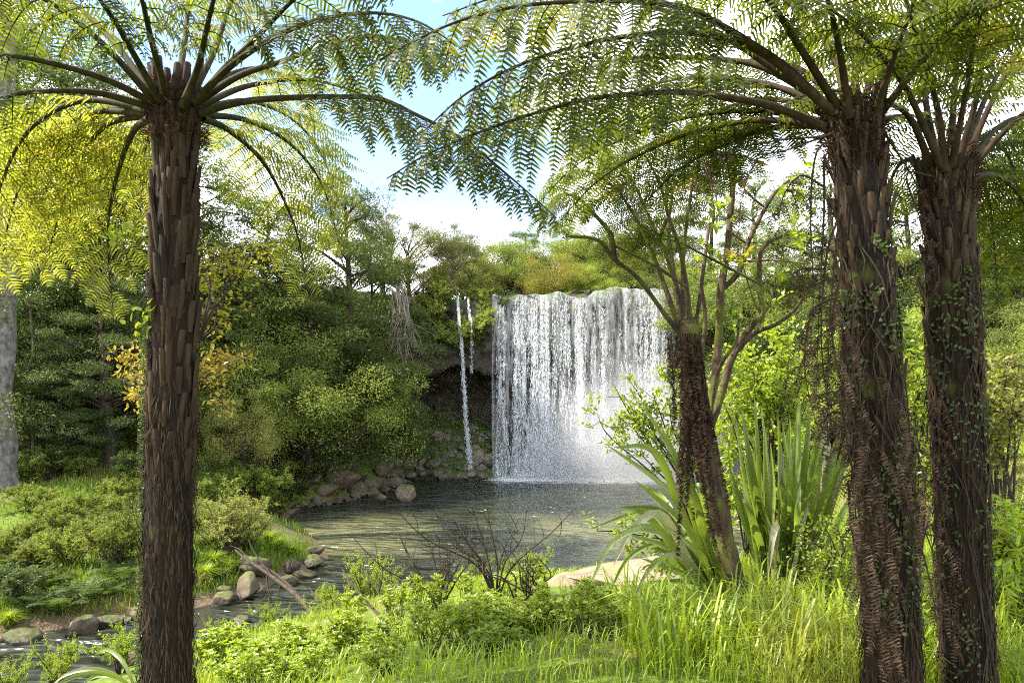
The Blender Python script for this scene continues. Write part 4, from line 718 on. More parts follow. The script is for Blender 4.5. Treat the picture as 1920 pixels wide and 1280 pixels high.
# ------------------------------------------------------------------ trees
def clump_leaves(rg, c, cr, flat, n, drp=.25):
    u = norm(rg.normal(size=(n, 3))); r = rg.random(n) ** .45 * np.where(rg.random(n) < .2, rg.uniform(.8, 1.6, n), 1); flat = flat * rg.uniform(.75, 1.35)
    q = c + u * (r * cr)[:, None] * [1, 1, flat]
    nrm = u * .7 + rg.normal(0, .55, (n, 3)) + [0, 0, .55]; d = u * [1, 1, .3] + rg.normal(0, .6, (n, 3)) - [0, 0, drp]
    return q, d, nrm
def tree_meshes(kind, h, R, seed, leaf, bark, nc=90, lpc=260, ll=.13, lw=.06, cb=.25, tr=.22, trunk_wob=.25, cr=.21):
    rg = rgen(seed); ctr = []; hh = h * (1 - cb)
    if kind == 'totara':
        nl = 13
        for lv in range(nl):
            f = (lv + rg.uniform(-.3, .3)) / nl; f = min(max(f, 0), 1); prof = R * (1 - f ** 2.2) * rg.uniform(.75, 1.1) + R * .2; k = max(2, int(nc / nl * (1.5 - f)))
            a = rg.uniform(0, 2 * np.pi, k); r = prof * np.sqrt(rg.uniform(.15, 1, k)); z = h * cb + hh * f - r * .18 + rg.normal(0, .25, k)
            ctr += [(r[i] * math.cos(a[i]), r[i] * math.sin(a[i]), z[i]) for i in range(k)]
        flat = .34
    else:
        lob = rg.uniform(0, 6.28, 4)
        for i in range(nc):
            u = norm(rg.normal(size=3)); u[2] = abs(u[2]) * 1.1 - .45 if kind != 'airy' else abs(u[2]) * .9 + .02; u = u / np.linalg.norm(u)
            az = math.atan2(u[1], u[0]); k = 1 + .26 * math.sin(2 * az + lob[0]) + .26 * math.sin(3 * az + lob[1] + u[2] * 4); r = rg.uniform(.3, 1.08) ** .5 * k
            ctr.append((u[0] * R * r, u[1] * R * r, h * cb + hh * (.42 + .52 * u[2] * min(r, 1.08))))
        flat = .78 if kind == 'broad' else .42
    ctr = np.array(ctr); crn = MB()
    q, d, n_ = zip(*[clump_leaves(rg, c, R * cr * rg.uniform(.55, 1.45), flat, int(lpc * rg.uniform(.35, 1.45))) for c in ctr])
    q = np.concatenate(q); n = len(q)
    leaves(crn, q, np.concatenate(d), np.concatenate(n_), ll * rg.uniform(.7, 1.3, n), lw * rg.uniform(.7, 1.3, n))
    tk = MB(); top = h * (.86 if kind == 'totara' else .6); z = np.linspace(-.4, top, 16); wob = np.stack([fbm(np.stack([z * .25, z * 0 + seed, z * 0], -1), 2) * trunk_wob, fbm(np.stack([z * .25, z * 0 + seed + 50, z * 0], -1), 2) * trunk_wob, z * 0], -1)
    wob -= wob[0]; sp = np.stack([z * 0, z * 0, z], -1) + wob * np.linspace(0, 1, 16)[:, None] * 3
    tube(tk, sp, tr * (1.25 - .95 * np.linspace(0, 1, 16) ** .8) * np.where(np.arange(16) == 0, 1.25, 1), 10)
    for i in rg.permutation(len(ctr))[:int(min(len(ctr), 60))]:
        c = ctr[i]; rr = math.hypot(c[0], c[1]); zs = min(top * .97, max(h * cb * .6, c[2] - rr * (.25 if kind == 'totara' else .75) - .2)); s0 = np.array([np.interp(zs, z, sp[:, k]) for k in range(3)])
        mid = (s0 + c) / 2 + rg.normal(0, .08, 3) * rr + [0, 0, (-.1 if kind == 'airy' else .06) * rr]; b = tr * rg.uniform(.16, .32)
        tube(tk, catmull([s0, mid, c], 8), np.linspace(b, b * .2, 8), 5)
        if kind == 'airy':
            for _ in range(4):
                e = c + rg.normal(0, R * .2, 3); tube(tk, catmull([mid * .3 + c * .7, (c + e) / 2 + rg.normal(0, .1, 3), e], 6), np.linspace(b * .4, b * .1, 6), 4)
    return build('trunk', tk, bark, mesh_only=True), build('crown', crn, leaf, mesh_only=True, smooth=False), h
TV = {
 'totara_a': tree_meshes('totara', 14, 5.6, 1, M['totara'], M['dark_bark'], 190, 420, .19, .05, .06, .32, cr=.2),
 'totara_b': tree_meshes('totara', 14, 5.0, 2, M['totara'], M['dark_bark'], 170, 420, .19, .05, .08, .30, cr=.21),
 'dark_a': tree_meshes('totara', 10, 3.6, 3, M['dark_leaf'], M['dark_bark'], 130, 380, .13, .045, .30, .34),
 'broad_dark': tree_meshes('broad', 10, 3.8, 4, M['dark_leaf'], M['dark_bark'], 75, 551, .14, .06, .22, .26, cr=.25),
 'broad_mid': tree_meshes('broad', 8, 3.4, 5, M['mid_leaf'], M['dark_bark'], 65, 580, .13, .06, .15, .22, cr=.25),
 'broad_mid_b': tree_meshes('broad', 8, 3.0, 6, M['mid_leaf'], M['dark_bark'], 60, 580, .13, .055, .10, .2, cr=.25),
 'broad_light': tree_meshes('broad', 6, 3.0, 7, M['light_leaf'], M['dark_bark'], 75, 580, .10, .04, .06, .16, cr=.25),
 'broad_olive': tree_meshes('broad', 8, 3.2, 8, M['olive_leaf'], M['dark_bark'], 60, 551, .13, .05, .10, .2, cr=.25),
 'broad_yellow': tree_meshes('broad', 7, 3.6, 9, M['yellow_leaf'], M['dark_bark'], 75, 551, .12, .05, .05, .2, cr=.25),
 'airy': tree_meshes('airy', 10, 4.0, 10, M['olive_leaf'], M['pale_twig'], 60, 260, .12, .045, .30, .20, .5, .2),
 'airy_b': tree_meshes('airy', 10, 4.2, 12, M['mid_leaf'], M['pale_twig'], 75, 360, .13, .05, .35, .22, .5, .22),
}
cnt = [0]
def tree(kind, px, Y, top, label, group, wid=1.0, base=None, rot=None, name='tree'):
    top = top - (24 if kind.startswith('broad') and base is not None else 8); x = (px - CX) / F * Y; zt = EYE - (top - HY) / F * Y; zb = float(ground(x, Y)) if base is None else base
    tm, cm, h = TV[kind]; s = (zt - zb) / h; cnt[0] += 1
    r = thing(name, label, 'tree', (x, Y, zb - .1), group, (cnt[0] * 2.4) % 6.28 if rot is None else rot, (s * wid, s * wid, s))
    link('trunk', tm, r); link('crown', cm, r); return r
g = 'trees of the shaded left bank'
tree('totara_b', 20, 33, 30, 'very tall dark tree at the left edge behind the pale trunk', g)
tree('totara_a', 130, 35, 60, 'very tall dark tree whose top shows above the left fern fronds', g)
tree('broad_dark', 75, 29, 560, 'dark bushy tree beside the pale grey trunk on the left', g, 1.0)
tree('dark_a', 112, 27.5, 640, 'dark tree with a thick straight bare lower trunk, left of the left tree fern', g, .95)
tree('dark_a', 205, 28.5, 520, 'dark tree with a forked leaning trunk just left of the left tree fern', g, 1.0)
tree('totara_b', 240, 34, 250, 'dark layered tree directly behind the left tree fern trunk', g)
tree('totara_a', 330, 37, 200, 'tall dark tree rising behind the left tree fern crown', g)
tree('totara_b', 430, 36, 420, 'dark layered tree right of the left tree fern trunk', g)
tree('totara_a', 505, 39, 370, 'dark green layered tree behind the hanging golden frond tip', g)
tree('totara_a', 652, 41, 325, 'big dark green layered tree leaning toward the cave', g, .8)
tree('totara_b', 575, 38, 480, 'dark layered tree above the round light green tree', g, 1.1)
tree('totara_b', 695, 43, 390, 'dark layered tree at the cliff edge left of the bare hanging twigs', g, .55)
tree('totara_b', 722, 44.5, 470, 'smaller dark layered tree on the slope directly behind the bare hanging twigs', g, .45)
tree('broad_mid', 425, 33, 620, 'mid green bushy tree right of the left tree fern trunk at half height', g, .9)
tree('broad_light', 580, 35, 632, 'round light green tree standing out before the dark forest', g, 1.1)
tree('broad_olive', 455, 30, 735, 'low olive tree with bare stems right of the left tree fern trunk', g, .85)
tree('broad_mid_b', 640, 39, 690, 'green tree below the dark layered trees near the cave mouth', g, .62)
tree('broad_light', 738, 42, 690, 'light green bush tree hanging at the left mouth of the cave', g, .40, base=-1.0)
tree('broad_dark', 520, 36, 610, 'dark bushy tree in the shade left of the round light green tree', g)
tree('broad_mid_b', 330, 31, 700, 'green bushy tree half hidden behind the left tree fern trunk', g)
tree('dark_a', 20, 26.5, 690, 'low dark tree at the left edge beside the pale trunk foot', g, .8)
tree('broad_dark', 160, 31, 480, 'dense dark tree filling the gap above the thick bare trunk', g, 1.1)
g = 'trees along the cliff top'
pl = lambda px, Y: plateau((px - CX) / F * Y, Y)
for kind, px, Y, top, lb, wd_ in [
 ('airy', 712, 50, 362, 'pale airy tree with see-through crown against the sky, highest left of the falls', 1.00), ('airy_b', 838, 48.5, 420, 'airy spreading tree with pale visible limbs above the thin ribbon fall', 1.00),
 ('broad_olive', 768, 47.5, 425, 'brownish olive tree at the cliff edge between the two airy trees', 1.06), ('broad_olive', 790, 46.6, 505, 'low olive tree overhanging the cliff left of the thin ribbon fall', 1.00),
 ('broad_mid', 905, 56, 462, 'dark green tree behind the left end of the falls', 1.17), ('broad_mid', 942, 54, 462, 'rounded green tree above the left end of the main falls', 1.17), ('totara_b', 985, 57, 425, 'pointed green tree second from the left above the main falls', 1.00),
 ('broad_yellow', 1048, 50.5, 488, 'rounded yellow-green tree directly above the main falls', 1.19), ('totara_a', 1062, 60, 420, 'dark spreading tree behind the rounded yellow-green tree', 1.11),
 ('broad_mid_b', 1110, 56, 430, 'dark rounded tree above the middle of the main falls', 1.17), ('broad_mid', 1150, 53, 455, 'green tree above the dark rock on the lip', 1.22), ('broad_light', 1105, 50, 515, 'low light green bush above the right half of the main falls', 1.50),
 ('broad_olive', 1205, 54, 430, 'olive tree behind the mossy stalks of the small fern', 1.22), ('totara_b', 1260, 56, 395, 'tall dark tree behind the small fern stalks', 1.11), ('broad_mid', 1195, 49.5, 495, 'green bush beside the right chute of the falls', 1.33),
 ('broad_olive', 885, 49, 498, 'olive bush on the cliff lip between the thin ribbon fall and the main falls', 1.27), ('broad_mid_b', 868, 60, 470, 'green tree far behind the airy spreading tree', 1.33), ('broad_mid', 1015, 62, 460, 'green tree far behind the light green shrub tree on the lip', 1.39), ('broad_dark', 1160, 62, 415, 'dark tree far behind the dark rock on the lip', 1.22)]:
    tree(kind, px, Y, top, lb, g, wd_, base=pl(px, Y) - .9)
g = 'trees of the right bank'
for kind, px, Y, top, lb, wd_, b in [
 ('totara_a', 1330, 50, 340, 'tall layered tree on the cliff behind the branching young tree', 1, 9.0), ('totara_a', 1420, 48, 330, 'tall layered tree on the cliff left of the leaning trunk of dead fronds', 1, 9.0), ('broad_mid', 1300, 46, 520, 'green bush hanging over the right end of the falls', .9, 5.5),
 ('broad_mid', 1380, 43, 490, 'green tree clinging to the cliff right of the falls', 1.1, 3.0), ('totara_b', 1470, 42, 420, 'layered tree on the cliff slope beside the leaning trunk', 1, 3.0), ('broad_dark', 1440, 39, 600, 'dark bush low on the cliff right of the falls', 1, -1.5), ('broad_dark', 1510, 37, 640, 'dark bush low on the shore behind the flax', 1, None),
 ('totara_a', 1560, 40, 300, 'tall tree behind the leaning trunk', 1, None), ('totara_a', 1690, 33, 330, 'tall tree in the gap between the two right trunks', 1, None), ('broad_mid', 1720, 26, 560, 'green bushy tree low in the gap between the two right trunks', 1, None),
 ('totara_b', 1830, 34, 260, 'tall tree behind the rightmost trunk', 1, None), ('totara_a', 1930, 30, 240, 'tall tree at the right edge', 1, None), ('broad_mid_b', 1880, 25, 560, 'mid green tree at the right edge beyond the pale shrubs', 1.1, None), ('broad_light', 1955, 22, 600, 'light green tree at the right edge beyond the pale shrubs', 1.2, None), ('broad_mid', 1620, 30, 600, 'green tree hidden behind the leaning trunk', 1, None)]:
    tree(kind, px, Y, top, lb, g, wd_, base=b)
# pale trunk at the left edge
p0 = on(-5, 24.5); r = thing('tree', 'pale grey blotchy trunk with tufts of clinging plants, at the left edge', 'tree', p0)
mb = MB(); z = np.linspace(-.5, 19, 40); tube(mb, np.stack([z * .012 + fbm(np.stack([z * .3] * 3, -1), 2) * .2, z * 0, z], -1), .56 * (1 - .02 * z) * (1 + .5 * np.exp(-np.maximum(z, 0) * 1.2)) * (1 + .06 * fbm(np.stack([z * 1.1] * 3, -1), 3)), 28); build('trunk', mb, M['pale_bark'], r)
rg = rgen(91)
cr = MB(); 
for _ in range(70): c = np.array([rg.normal(0, 3), rg.normal(0, 3), rg.uniform(13, 20)]); q, d, n_ = clump_leaves(rg, c, 1.2, .4, 220); leaves(cr, q, d, n_, .16, .06)
build('crown', cr, M['dark_leaf'], r, smooth=False)
for zz, w, lb in ((6.6, .95, 'upper tuft of green leaves growing on the pale grey trunk at the left edge'), (2.8, 1.0, 'lower tuft of green leaves growing on the pale grey trunk at the left edge')):
    cl = MB(); q, d, n_ = clump_leaves(rg, np.array([.25, -.5, 0]), w, 1.0, 900); leaves(cl, q, d, n_, .16, .045); t = thing('epiphyte', lb, 'plant', p0 + [0, 0, zz]); build('foliage', cl, M['mid_leaf'], t, smooth=False)
for px, Y, tp, w, lb in [(52, 27, 560, .10, 'slender pale bare stem between the pale trunk and the thick dark trunk'), (62, 26, 780, .07, 'thin dark sapling trunk beside the slender pale bare stem')]:
    b = on(px, Y); t = thing('sapling', lb, 'tree', b); mb = MB(); hgt = EYE - (tp - HY) / F * Y - b[2]; z = np.linspace(-.2, hgt, 14); tube(mb, np.stack([fbm(np.stack([z * .4] * 3, -1), 2, px) * .3, z * 0, z], -1), np.linspace(w, w * .35, 14), 7); build('trunk', mb, M['mossy_bark'], t)
    cl = MB(); q, d, n_ = clump_leaves(rg, np.array([0, 0, hgt]), .8, .5, 500); leaves(cl, q, d, n_, .13, .05); build('crown', cl, M['dark_leaf'], t, smooth=False)
# bare hanging twigs left of the cave
t = thing('bare_creeper', 'tangle of bare pale twigs hanging down the cliff left of the cave', 'creeper', P(745, 545, 41.5)); mb = MB()
for k in range(46):
    x0, y0 = rg.uniform(735, 760), rg.uniform(535, 580); ln = rg.uniform(50, 125); sx = rg.uniform(-8, 30)
    pts = px_path([(x0, y0, 41.3), (x0 + sx * .3 + rg.normal(0, 5), y0 + ln * .35, 41 + rg.normal(0, .3)), (x0 + sx * .7 + rg.normal(0, 6), y0 + ln * .7, 41 + rg.normal(0, .3)), (x0 + sx + rg.normal(0, 8), y0 + ln, 41)]); q = catmull(pts, 12); tube(mb, q, np.linspace(.045, .015, 12), 4)
    for _ in range(2):
        i = rg.integers(3, 10); e = q[i] + [rg.normal(0, .5), rg.normal(0, .2), -rg.uniform(.3, .9)]; tube(mb, catmull([q[i], (q[i] + e) / 2 + rg.normal(0, .08, 3), e], 6), np.linspace(.02, .008, 6), 4)
build('twigs', mb, M['pale_twig'], t, P(745, 545, 41.5))

# ------------------------------------------------------------------ shrubs
def shrub_meshes(h, R, seed, leaf, bark, nst=9, ntw=7, nlf=26, ll=.05, lw=.02, rosette=0, kind='diamond', spread=.9, sr=.012, jit=.3):
    rg = rgen(seed); st = MB(); lf = MB(); LP, LD, LN = [], [], []
    for i in range(nst):
        a = rg.uniform(0, 6.28); rr = R * rg.uniform(.15, 1) * spread; e = np.array([rr * math.cos(a), rr * math.sin(a), h * rg.uniform(.6, 1) * (1 - .25 * (rr / R) ** 2)]); b = np.array([math.cos(a), math.sin(a), 0]) * R * .07 * rg.random()
        q = catmull([b - [0, 0, .1], b + (e - b) * [.25, .25, .4] + rg.normal(0, .04 * h, 3), b + (e - b) * [.7, .7, .75] + rg.normal(0, .04 * h, 3), e], 14); tube(st, q, np.linspace(sr, sr * .35, 14) * (h ** .5), 5)
        for k in range(ntw):
            j = rg.integers(5, 14); w = norm(norm(e - b) * .6 + rg.normal(0, .7, 3) + [0, 0, .45]); tl = h * rg.uniform(.14, .32); t1 = q[j] + w * tl; tq = catmull([q[j], (q[j] + t1) / 2 + rg.normal(0, .02 * h, 3), t1], 6); tube(st, tq, np.linspace(sr * .3, sr * .12, 6) * (h ** .5), 4)
            u = rg.uniform(.2, 1, nlf); pos = np.stack([np.interp(u, np.linspace(0, 1, 6), tq[:, c]) for c in range(3)], -1) + rg.normal(0, ll * jit, (nlf, 3))
            dd = norm(rg.normal(size=(nlf, 3)) + w * .8); LP.append(pos); LD.append(dd); LN.append(rg.normal(0, .5, (nlf, 3)) + [0, 0, 1])
            if rosette:
                aa = np.arange(rosette) / rosette * 6.28 + rg.random(); up = norm(w * .4 + [0, 0, .8]); s1 = norm(np.cross(up, [.3, .8, .2])); s2 = np.cross(up, s1)
                LP.append(np.repeat(t1[None], rosette, 0)); LD.append(np.cos(aa)[:, None] * s1 + np.sin(aa)[:, None] * s2 + up * rg.uniform(.2, .9, (rosette, 1))); LN.append(np.repeat(up[None], rosette, 0))
    p = np.concatenate(LP); n = len(p); leaves(lf, p, np.concatenate(LD), np.concatenate(LN), ll * rg.uniform(.6, 1.3, n), lw * rg.uniform(.7, 1.2, n), kind=kind, bend=.12)
    return build('stems', st, bark, mesh_only=True), build('foliage', lf, leaf, mesh_only=True, smooth=False)
SH = {
 'olive': shrub_meshes(1, .75, 1, M['bank_leaf'], M['twig'], 14, 12, 40, .05, .022), 'green': shrub_meshes(1, .8, 2, M['mid_leaf'], M['twig'], 14, 12, 36, .07, .032), 'green_b': shrub_meshes(.9, .9, 12, M['light_leaf'], M['twig'], 14, 12, 36, .07, .03),
 'pale': shrub_meshes(1.05, .8, 3, M['pale_shrub'], M['twig'], 18, 13, 36, .042, .015), 'dark': shrub_meshes(1, .8, 4, M['dark_leaf'], M['twig'], 14, 12, 34, .07, .03),
 'lime': shrub_meshes(1, .62, 5, M['lime_leaf'], M['twig'], 12, 11, 34, .034, .015, sr=.015), 'bare': shrub_meshes(1, .7, 6, M['olive_leaf'], M['twig'], 12, 14, 3, .03, .012),
 'leafy': shrub_meshes(.42, .34, 7, M['bright_leaf'], M['twig'], 12, 5, 4, .055, .024, 8, 'oval', sr=.01), 'leafy_b': shrub_meshes(.34, .40, 8, M['bright_leaf'], M['twig'], 14, 5, 4, .048, .022, 8, 'oval', sr=.01), 'leafy_c': shrub_meshes(.55, .32, 9, M['lime_leaf'], M['twig'], 9, 5, 4, .065, .027, 7, 'oval', sr=.01),
}
def shrub(kind, pos, h, label, group=None, wid=1.0, name='shrub', tilt=(0, 0)):
    cnt[0] += 1; sm, fm = SH[kind]; r = thing(name, label, 'shrub', pos, group, (cnt[0] * 2.4) % 6.28, (h * wid, h * wid, h)); r.rotation_euler[0] = tilt[0]; r.rotation_euler[1] = tilt[1]
    link('stems', sm, r); link('foliage', fm, r); return r
g = 'shrubs of the left bank'
for kind, px, py, hp, lb, wd_ in [
 ('pale', 420, 1040, 105, 'pale yellow-green rounded shrub with dark stems right of the left tree fern trunk', 1.15), ('pale', 462, 1035, 80, 'smaller pale shrub leaning toward the fallen branch', 1), ('olive', 235, 1060, 105, 'brownish olive shrub with bare dark stems, mid bank left of the left tree fern trunk', 1.2),
 ('olive', 130, 1060, 80, 'grey-olive shrub in the middle of the left bank', 1.3), ('bare', 200, 1075, 80, 'nearly bare dark-stemmed shrub on the left bank', 1.2), ('bare', 255, 985, 70, 'nearly bare dark shrub high on the left bank beside the left tree fern trunk', 1),
 ('olive', 60, 960, 52, 'olive shrub near the foot of the pale trunk', 1.6), ('olive', 150, 975, 55, 'low olive shrub on the upper left bank', 1.7), ('olive', 225, 940, 50, 'olive shrub under the forked leaning trunk', 1.5), ('green', 40, 905, 55, 'light green bush at the foot of the pale trunk', 1.2), ('olive', 20, 1040, 60, 'olive shrub at the left edge of the bank', 1.4),
 ('dark', 25, 1125, 62, 'dark shrub at the left edge above the pale brown boulder', 1.5), ('green', 405, 955, 60, 'green shrub right of the left tree fern trunk, above the pale shrub', 1.2), ('green_b', 480, 935, 62, 'bright green shrub at the near left pool corner', 1.3), ('green_b', 520, 915, 58, 'bright green shrub above the rocky left shore', 1.2),
 ('olive', 520, 968, 50, 'olive shrub overhanging the pool corner', 1.3), ('olive', 445, 925, 55, 'olive shrub behind the pale yellow-green rounded shrub', 1.2), ('green', 560, 905, 42, 'low green shrub left of the brown outcrop', 1.5), ('dark', 500, 880, 60, 'dark shrub under the low olive tree', 1.3), ('green', 320, 930, 70, 'green shrub hidden beside the left tree fern trunk', 1.4),
 ('green_b', 620, 838, 45, 'bright green shrub on the slope above the brown outcrop', 1.5), ('green', 700, 845, 60, 'green shrub above the rubble slope', 1.5), ('green_b', 585, 850, 48, 'light green shrub below the round light green tree', 1.4), ('dark', 650, 830, 60, 'dark shrub between the bright shrub and the cave mouth', 1.4), ('green', 745, 800, 62, 'green shrub at the foot of the cave mouth trees', 1.3),
 ('dark', 90, 900, 60, 'dark shrub at the foot of the thick dark trunk', 1.3), ('green', 150, 895, 40, 'green shrub right of the thick dark trunk', 1.5), ('dark', 255, 910, 60, 'dark shrub left of the left tree fern trunk at the forest edge', 1.2), ('olive', 95, 1010, 50, 'low olive shrub just below the upper left bank shrubs', 1.6), ('olive', 190, 1010, 46, 'low olive shrub left of the high bare shrub', 1.6),
 ('green', 545, 940, 40, 'small green shrub on the shore stones', 1.3), ('olive', 395, 1000, 55, 'olive shrub beside the pale yellow-green rounded shrub', 1.2)]:
    p = at(px, py); shrub(kind, p - [0, 0, .05], hp * p[1] / F, lb, g, wd_)
g = 'shrubs of the right bank'
for kind, px, py, hp, lb, wd_ in [('pale', 1890, 960, 75, 'pale yellow-green shrub right of the rightmost trunk', 1.2), ('pale', 1850, 930, 60, 'pale shrub just right of the rightmost trunk, behind the nearer pale one', 1.3), ('pale', 1720, 940, 70, 'pale shrub in the gap between the two right trunks', 1.2), ('pale', 1930, 930, 80, 'pale shrub cut by the right edge', 1.2), ('pale', 1745, 900, 55, 'small pale shrub behind the one in the trunk gap', 1.2), ('olive', 1885, 990, 75, 'olive shrub in front of the pale shrubs at right', 1.2), ('pale', 1880, 900, 50, 'distant pale shrub below the right rock pile', 1.5),
  ('green_b', 1745, 1010, 70, 'green shrub low in the gap between the two right trunks', 1)]:
    p = at(px, py); shrub(kind, p - [0, 0, .05], hp * p[1] / F, lb, g, wd_)
for i, (px, py, w) in enumerate([(1895, 865, 44), (1915, 850, 40), (1880, 850, 30), (1905, 838, 30), (1925, 872, 36)]):
    boulder(px, py, w, w * .7, 'pale rock of the rock pile at the right edge', 'rock pile at the right edge', k=i, pos=P(px, py + 14, 21))
for i in range(24):
    px, py = rg.uniform(0, 275) if i % 3 else rg.uniform(370, 470), rg.uniform(905, 1110); p = at(px, py); shrub(['olive', 'green_b', 'olive', 'pale'][i % 4], p - [0, 0, .05], rg.uniform(.35, .75), 'low yellow-green shrub among the grass of the left bank', 'low shrubs in the grass of the left bank', rg.uniform(1.0, 1.5))
for i, (px, py, h) in enumerate([(800, 560, .9), (830, 575, .8), (850, 640, .7), (905, 590, .8), (915, 640, .7), (820, 640, .8), (895, 560, .7), (800, 610, .9), (925, 570, .6), (880, 660, .6), (785, 600, .9), (790, 660, .9), (840, 600, .8), (860, 625, .7), (820, 585, .9), (910, 615, .7), (1170, 600, .5), (1290, 620, .9), (1310, 680, 1), (1350, 640, 1), (1300, 740, 1), (1400, 700, 1.1), (1450, 660, 1.1), (1360, 780, 1)]):
    p = P(px, py, 46.0); p[1] = float(lipY(p[0])) - .35 + .0; shrub(['green', 'green_b'][i % 2], p, h * 1.9, 'green tuft growing on the dark rock face ' + ('left of the main falls' if px < 1000 else 'right of the falls' if px > 1200 else 'beside the dark rock on the lip'), 'plants on the rock face', 1.1, tilt=(.9, 0))
# near side shrubs on the bank edge
for px, py, Y, h, lb, wd_, tl in [(690, 1135, 10.2, 1.1, 'lime green shrub with a bushy head standing before the pool', .8, (0, .0)), (640, 1150, 10, .75, 'leaning lime shrub just left of the bushy-headed one', 1.0, (0, -.35)), (598, 1165, 9.5, .5, 'small lime shrub at the root of the fallen branch', 1, (0, -.2)), (505, 1180, 9.0, .42, 'pale lime shrub on the near bank left of the fallen branch root', 1.1, (0, 0)), (735, 1110, 10, .55, 'lime shrub tuft right of the bushy-headed lime shrub', .8, (0, .4)),
  (100, 1285, 7.2, .62, 'lime shrub at the near water edge in the lower left', .8, (0, 0)), (20, 1330, 6.5, .45, 'low lime shrub in the lower left corner', 1.2, (0, 0)), (225, 1300, 6.6, .5, 'low lime shrub left of the left tree fern foot', 1.1, (0, 0)), (410, 1230, 7.5, .3, 'small pale shrub right of the left tree fern foot', 1.2, (0, 0))]:
    shrub('lime', on(px, Y, -.03), h, lb, 'lime shrubs on the near bank', wd_, tilt=tl)
for px, Y, h, lb in [(1010, 9.2, .46, 'tall rounded lime tussock shrub on the crest before the pool'), (945, 9.2, .40, 'lower rounded lime shrub left of the tall rounded one on the crest'), (900, 9.0, .34, 'small lime shrub at the left end of the crest')]:
    shrub('lime', on(px, Y, -.03), h, lb, 'rounded shrubs on the crest', 1.1)
rg = rgen(41)
def zone(px): return 'right of the left tree fern foot' if px < 560 else 'in front of the dead twigs' if px < 860 else 'in front of the pale slab rock' if px < 1150 else 'under the flax'
for i in range(150):
    px = rg.uniform(385, 1160); Y = rg.uniform(4.2, 7.6); k = ['leafy', 'leafy_b', 'leafy_c'][i % 3]; p = on(px, Y, -.04); py = HY - (p[2] - EYE) / Y * F
    if px > 1010 and Y > 5.2: continue
    if Y > (6.0 if px < 560 else 5.5 if px < 860 else 7.0): continue
    if py > 1330 or (px < 560 and Y > 6.5): continue
    shrub(k, p, rg.uniform(.38, .7), 'low bright leafy plant on the sunlit near bank ' + zone(px), 'leafy plants of the near bank ' + zone(px), name='leafy_plant')
for px, Y, s, lb in [(745, 6.0, .75, 'leafy sprig reaching up before the pool, left of the dead twigs'), (800, 5.9, .85, 'tallest leafy sprig beside the dead twigs'), (660, 6.2, .7, 'leafy sprig with star-shaped tufts near the lime shrubs')]:
    shrub('leafy_c', on(px, Y, -.03), s, lb, name='leafy_plant', wid=.8)
# dead twigs
for px, Y, h, lb, s in [(930, 6.6, 1.05, 'tall dead twiggy bush standing before the pool', 5), (830, 6.3, .8, 'lower dead twigs curving left beside the tall dead bush', 6), (1000, 5.8, .55, 'thin dark twigs before the slab rock', 7)]:
    b = on(px, Y); t = thing('dead_bush', lb, 'dead bush', b); mb = MB(); rg2 = rgen(s)
    for k in range(11):
        e = np.array([rg2.normal(-.12, .30) * h, rg2.normal(0, .2), h * rg2.uniform(.6, 1.05)]); q = catmull([[0, 0, -.05], e * [.2, .2, .35] + rg2.normal(0, .03, 3), e * [.7, .7, .75] + rg2.normal(0, .05, 3), e], 16); tube(mb, q, np.linspace(.011, .003, 16), 5)
        for _ in range(7):
            i = rg2.integers(5, 15); e2 = q[i] + norm(rg2.normal(0, .6, 3) + [0, 0, .6]) * h * rg2.uniform(.1, .28); tube(mb, catmull([q[i], (q[i] + e2) / 2 + rg2.normal(0, .015, 3), e2], 6), np.linspace(.005, .0018, 6), 4)
    build('twigs', mb, M['twig'], t)
# fallen branch over the stream
b = P(600, 1165, 9.4); t = thing('fallen_branch', 'fallen forked bare branch leaning across the stream toward the grassy point', 'branch', b); mb = MB()
for pts, r in [([(600, 1170, 9.4), (560, 1120, 10.2), (510, 1080, 11), (465, 1050, 11.8), (440, 1030, 12.3)], .045), ([(605, 1172, 9.5), (545, 1100, 10.6), (500, 1065, 11.4), (455, 1055, 12)], .03), ([(510, 1080, 11), (480, 1040, 11.3), (465, 1010, 11.5)], .018), ([(500, 1072, 11.2), (502, 1100, 11.1), (508, 1125, 11), (500, 1140, 11)], .016), ([(470, 1052, 11.7), (450, 1030, 11.9), (430, 1022, 12)], .014), ([(525, 1092, 10.8), (522, 1120, 10.7), (520, 1145, 10.7)], .01), ([(620, 1165, 9.6), (595, 1125, 10.2), (580, 1100, 10.6)], .025), ([(505, 1110, 11), (490, 1125, 11), (480, 1130, 11)], .009), ([(505, 1120, 11), (515, 1140, 11)], .008)]:
    tube(mb, catmull(px_path(pts), 24), np.linspace(r, r * .4, 24), 7)
build('branch', mb, M['twig'], t, b)
b = P(760, 1190, 6.4); t = thing('fallen_branch', 'brown branch lying on the near bank among the leafy plants', 'branch', b); mb = MB()
for pts, r in [([(840, 1198, 6.3), (780, 1192, 6.3), (730, 1170, 6.5), (690, 1130, 6.8), (650, 1080, 7.2), (640, 1060, 7.3)], .02), ([(745, 1180, 6.4), (715, 1120, 6.7), (690, 1075, 7)], .012), ([(700, 1140, 6.7), (670, 1125, 6.9), (640, 1115, 7)], .009), ([(835, 1205, 6.2), (775, 1210, 6.2)], .012)]:
    tube(mb, catmull(px_path(pts), 20), np.linspace(r, r * .45, 20), 7)
build('branch', mb, M['twig'], t, b)
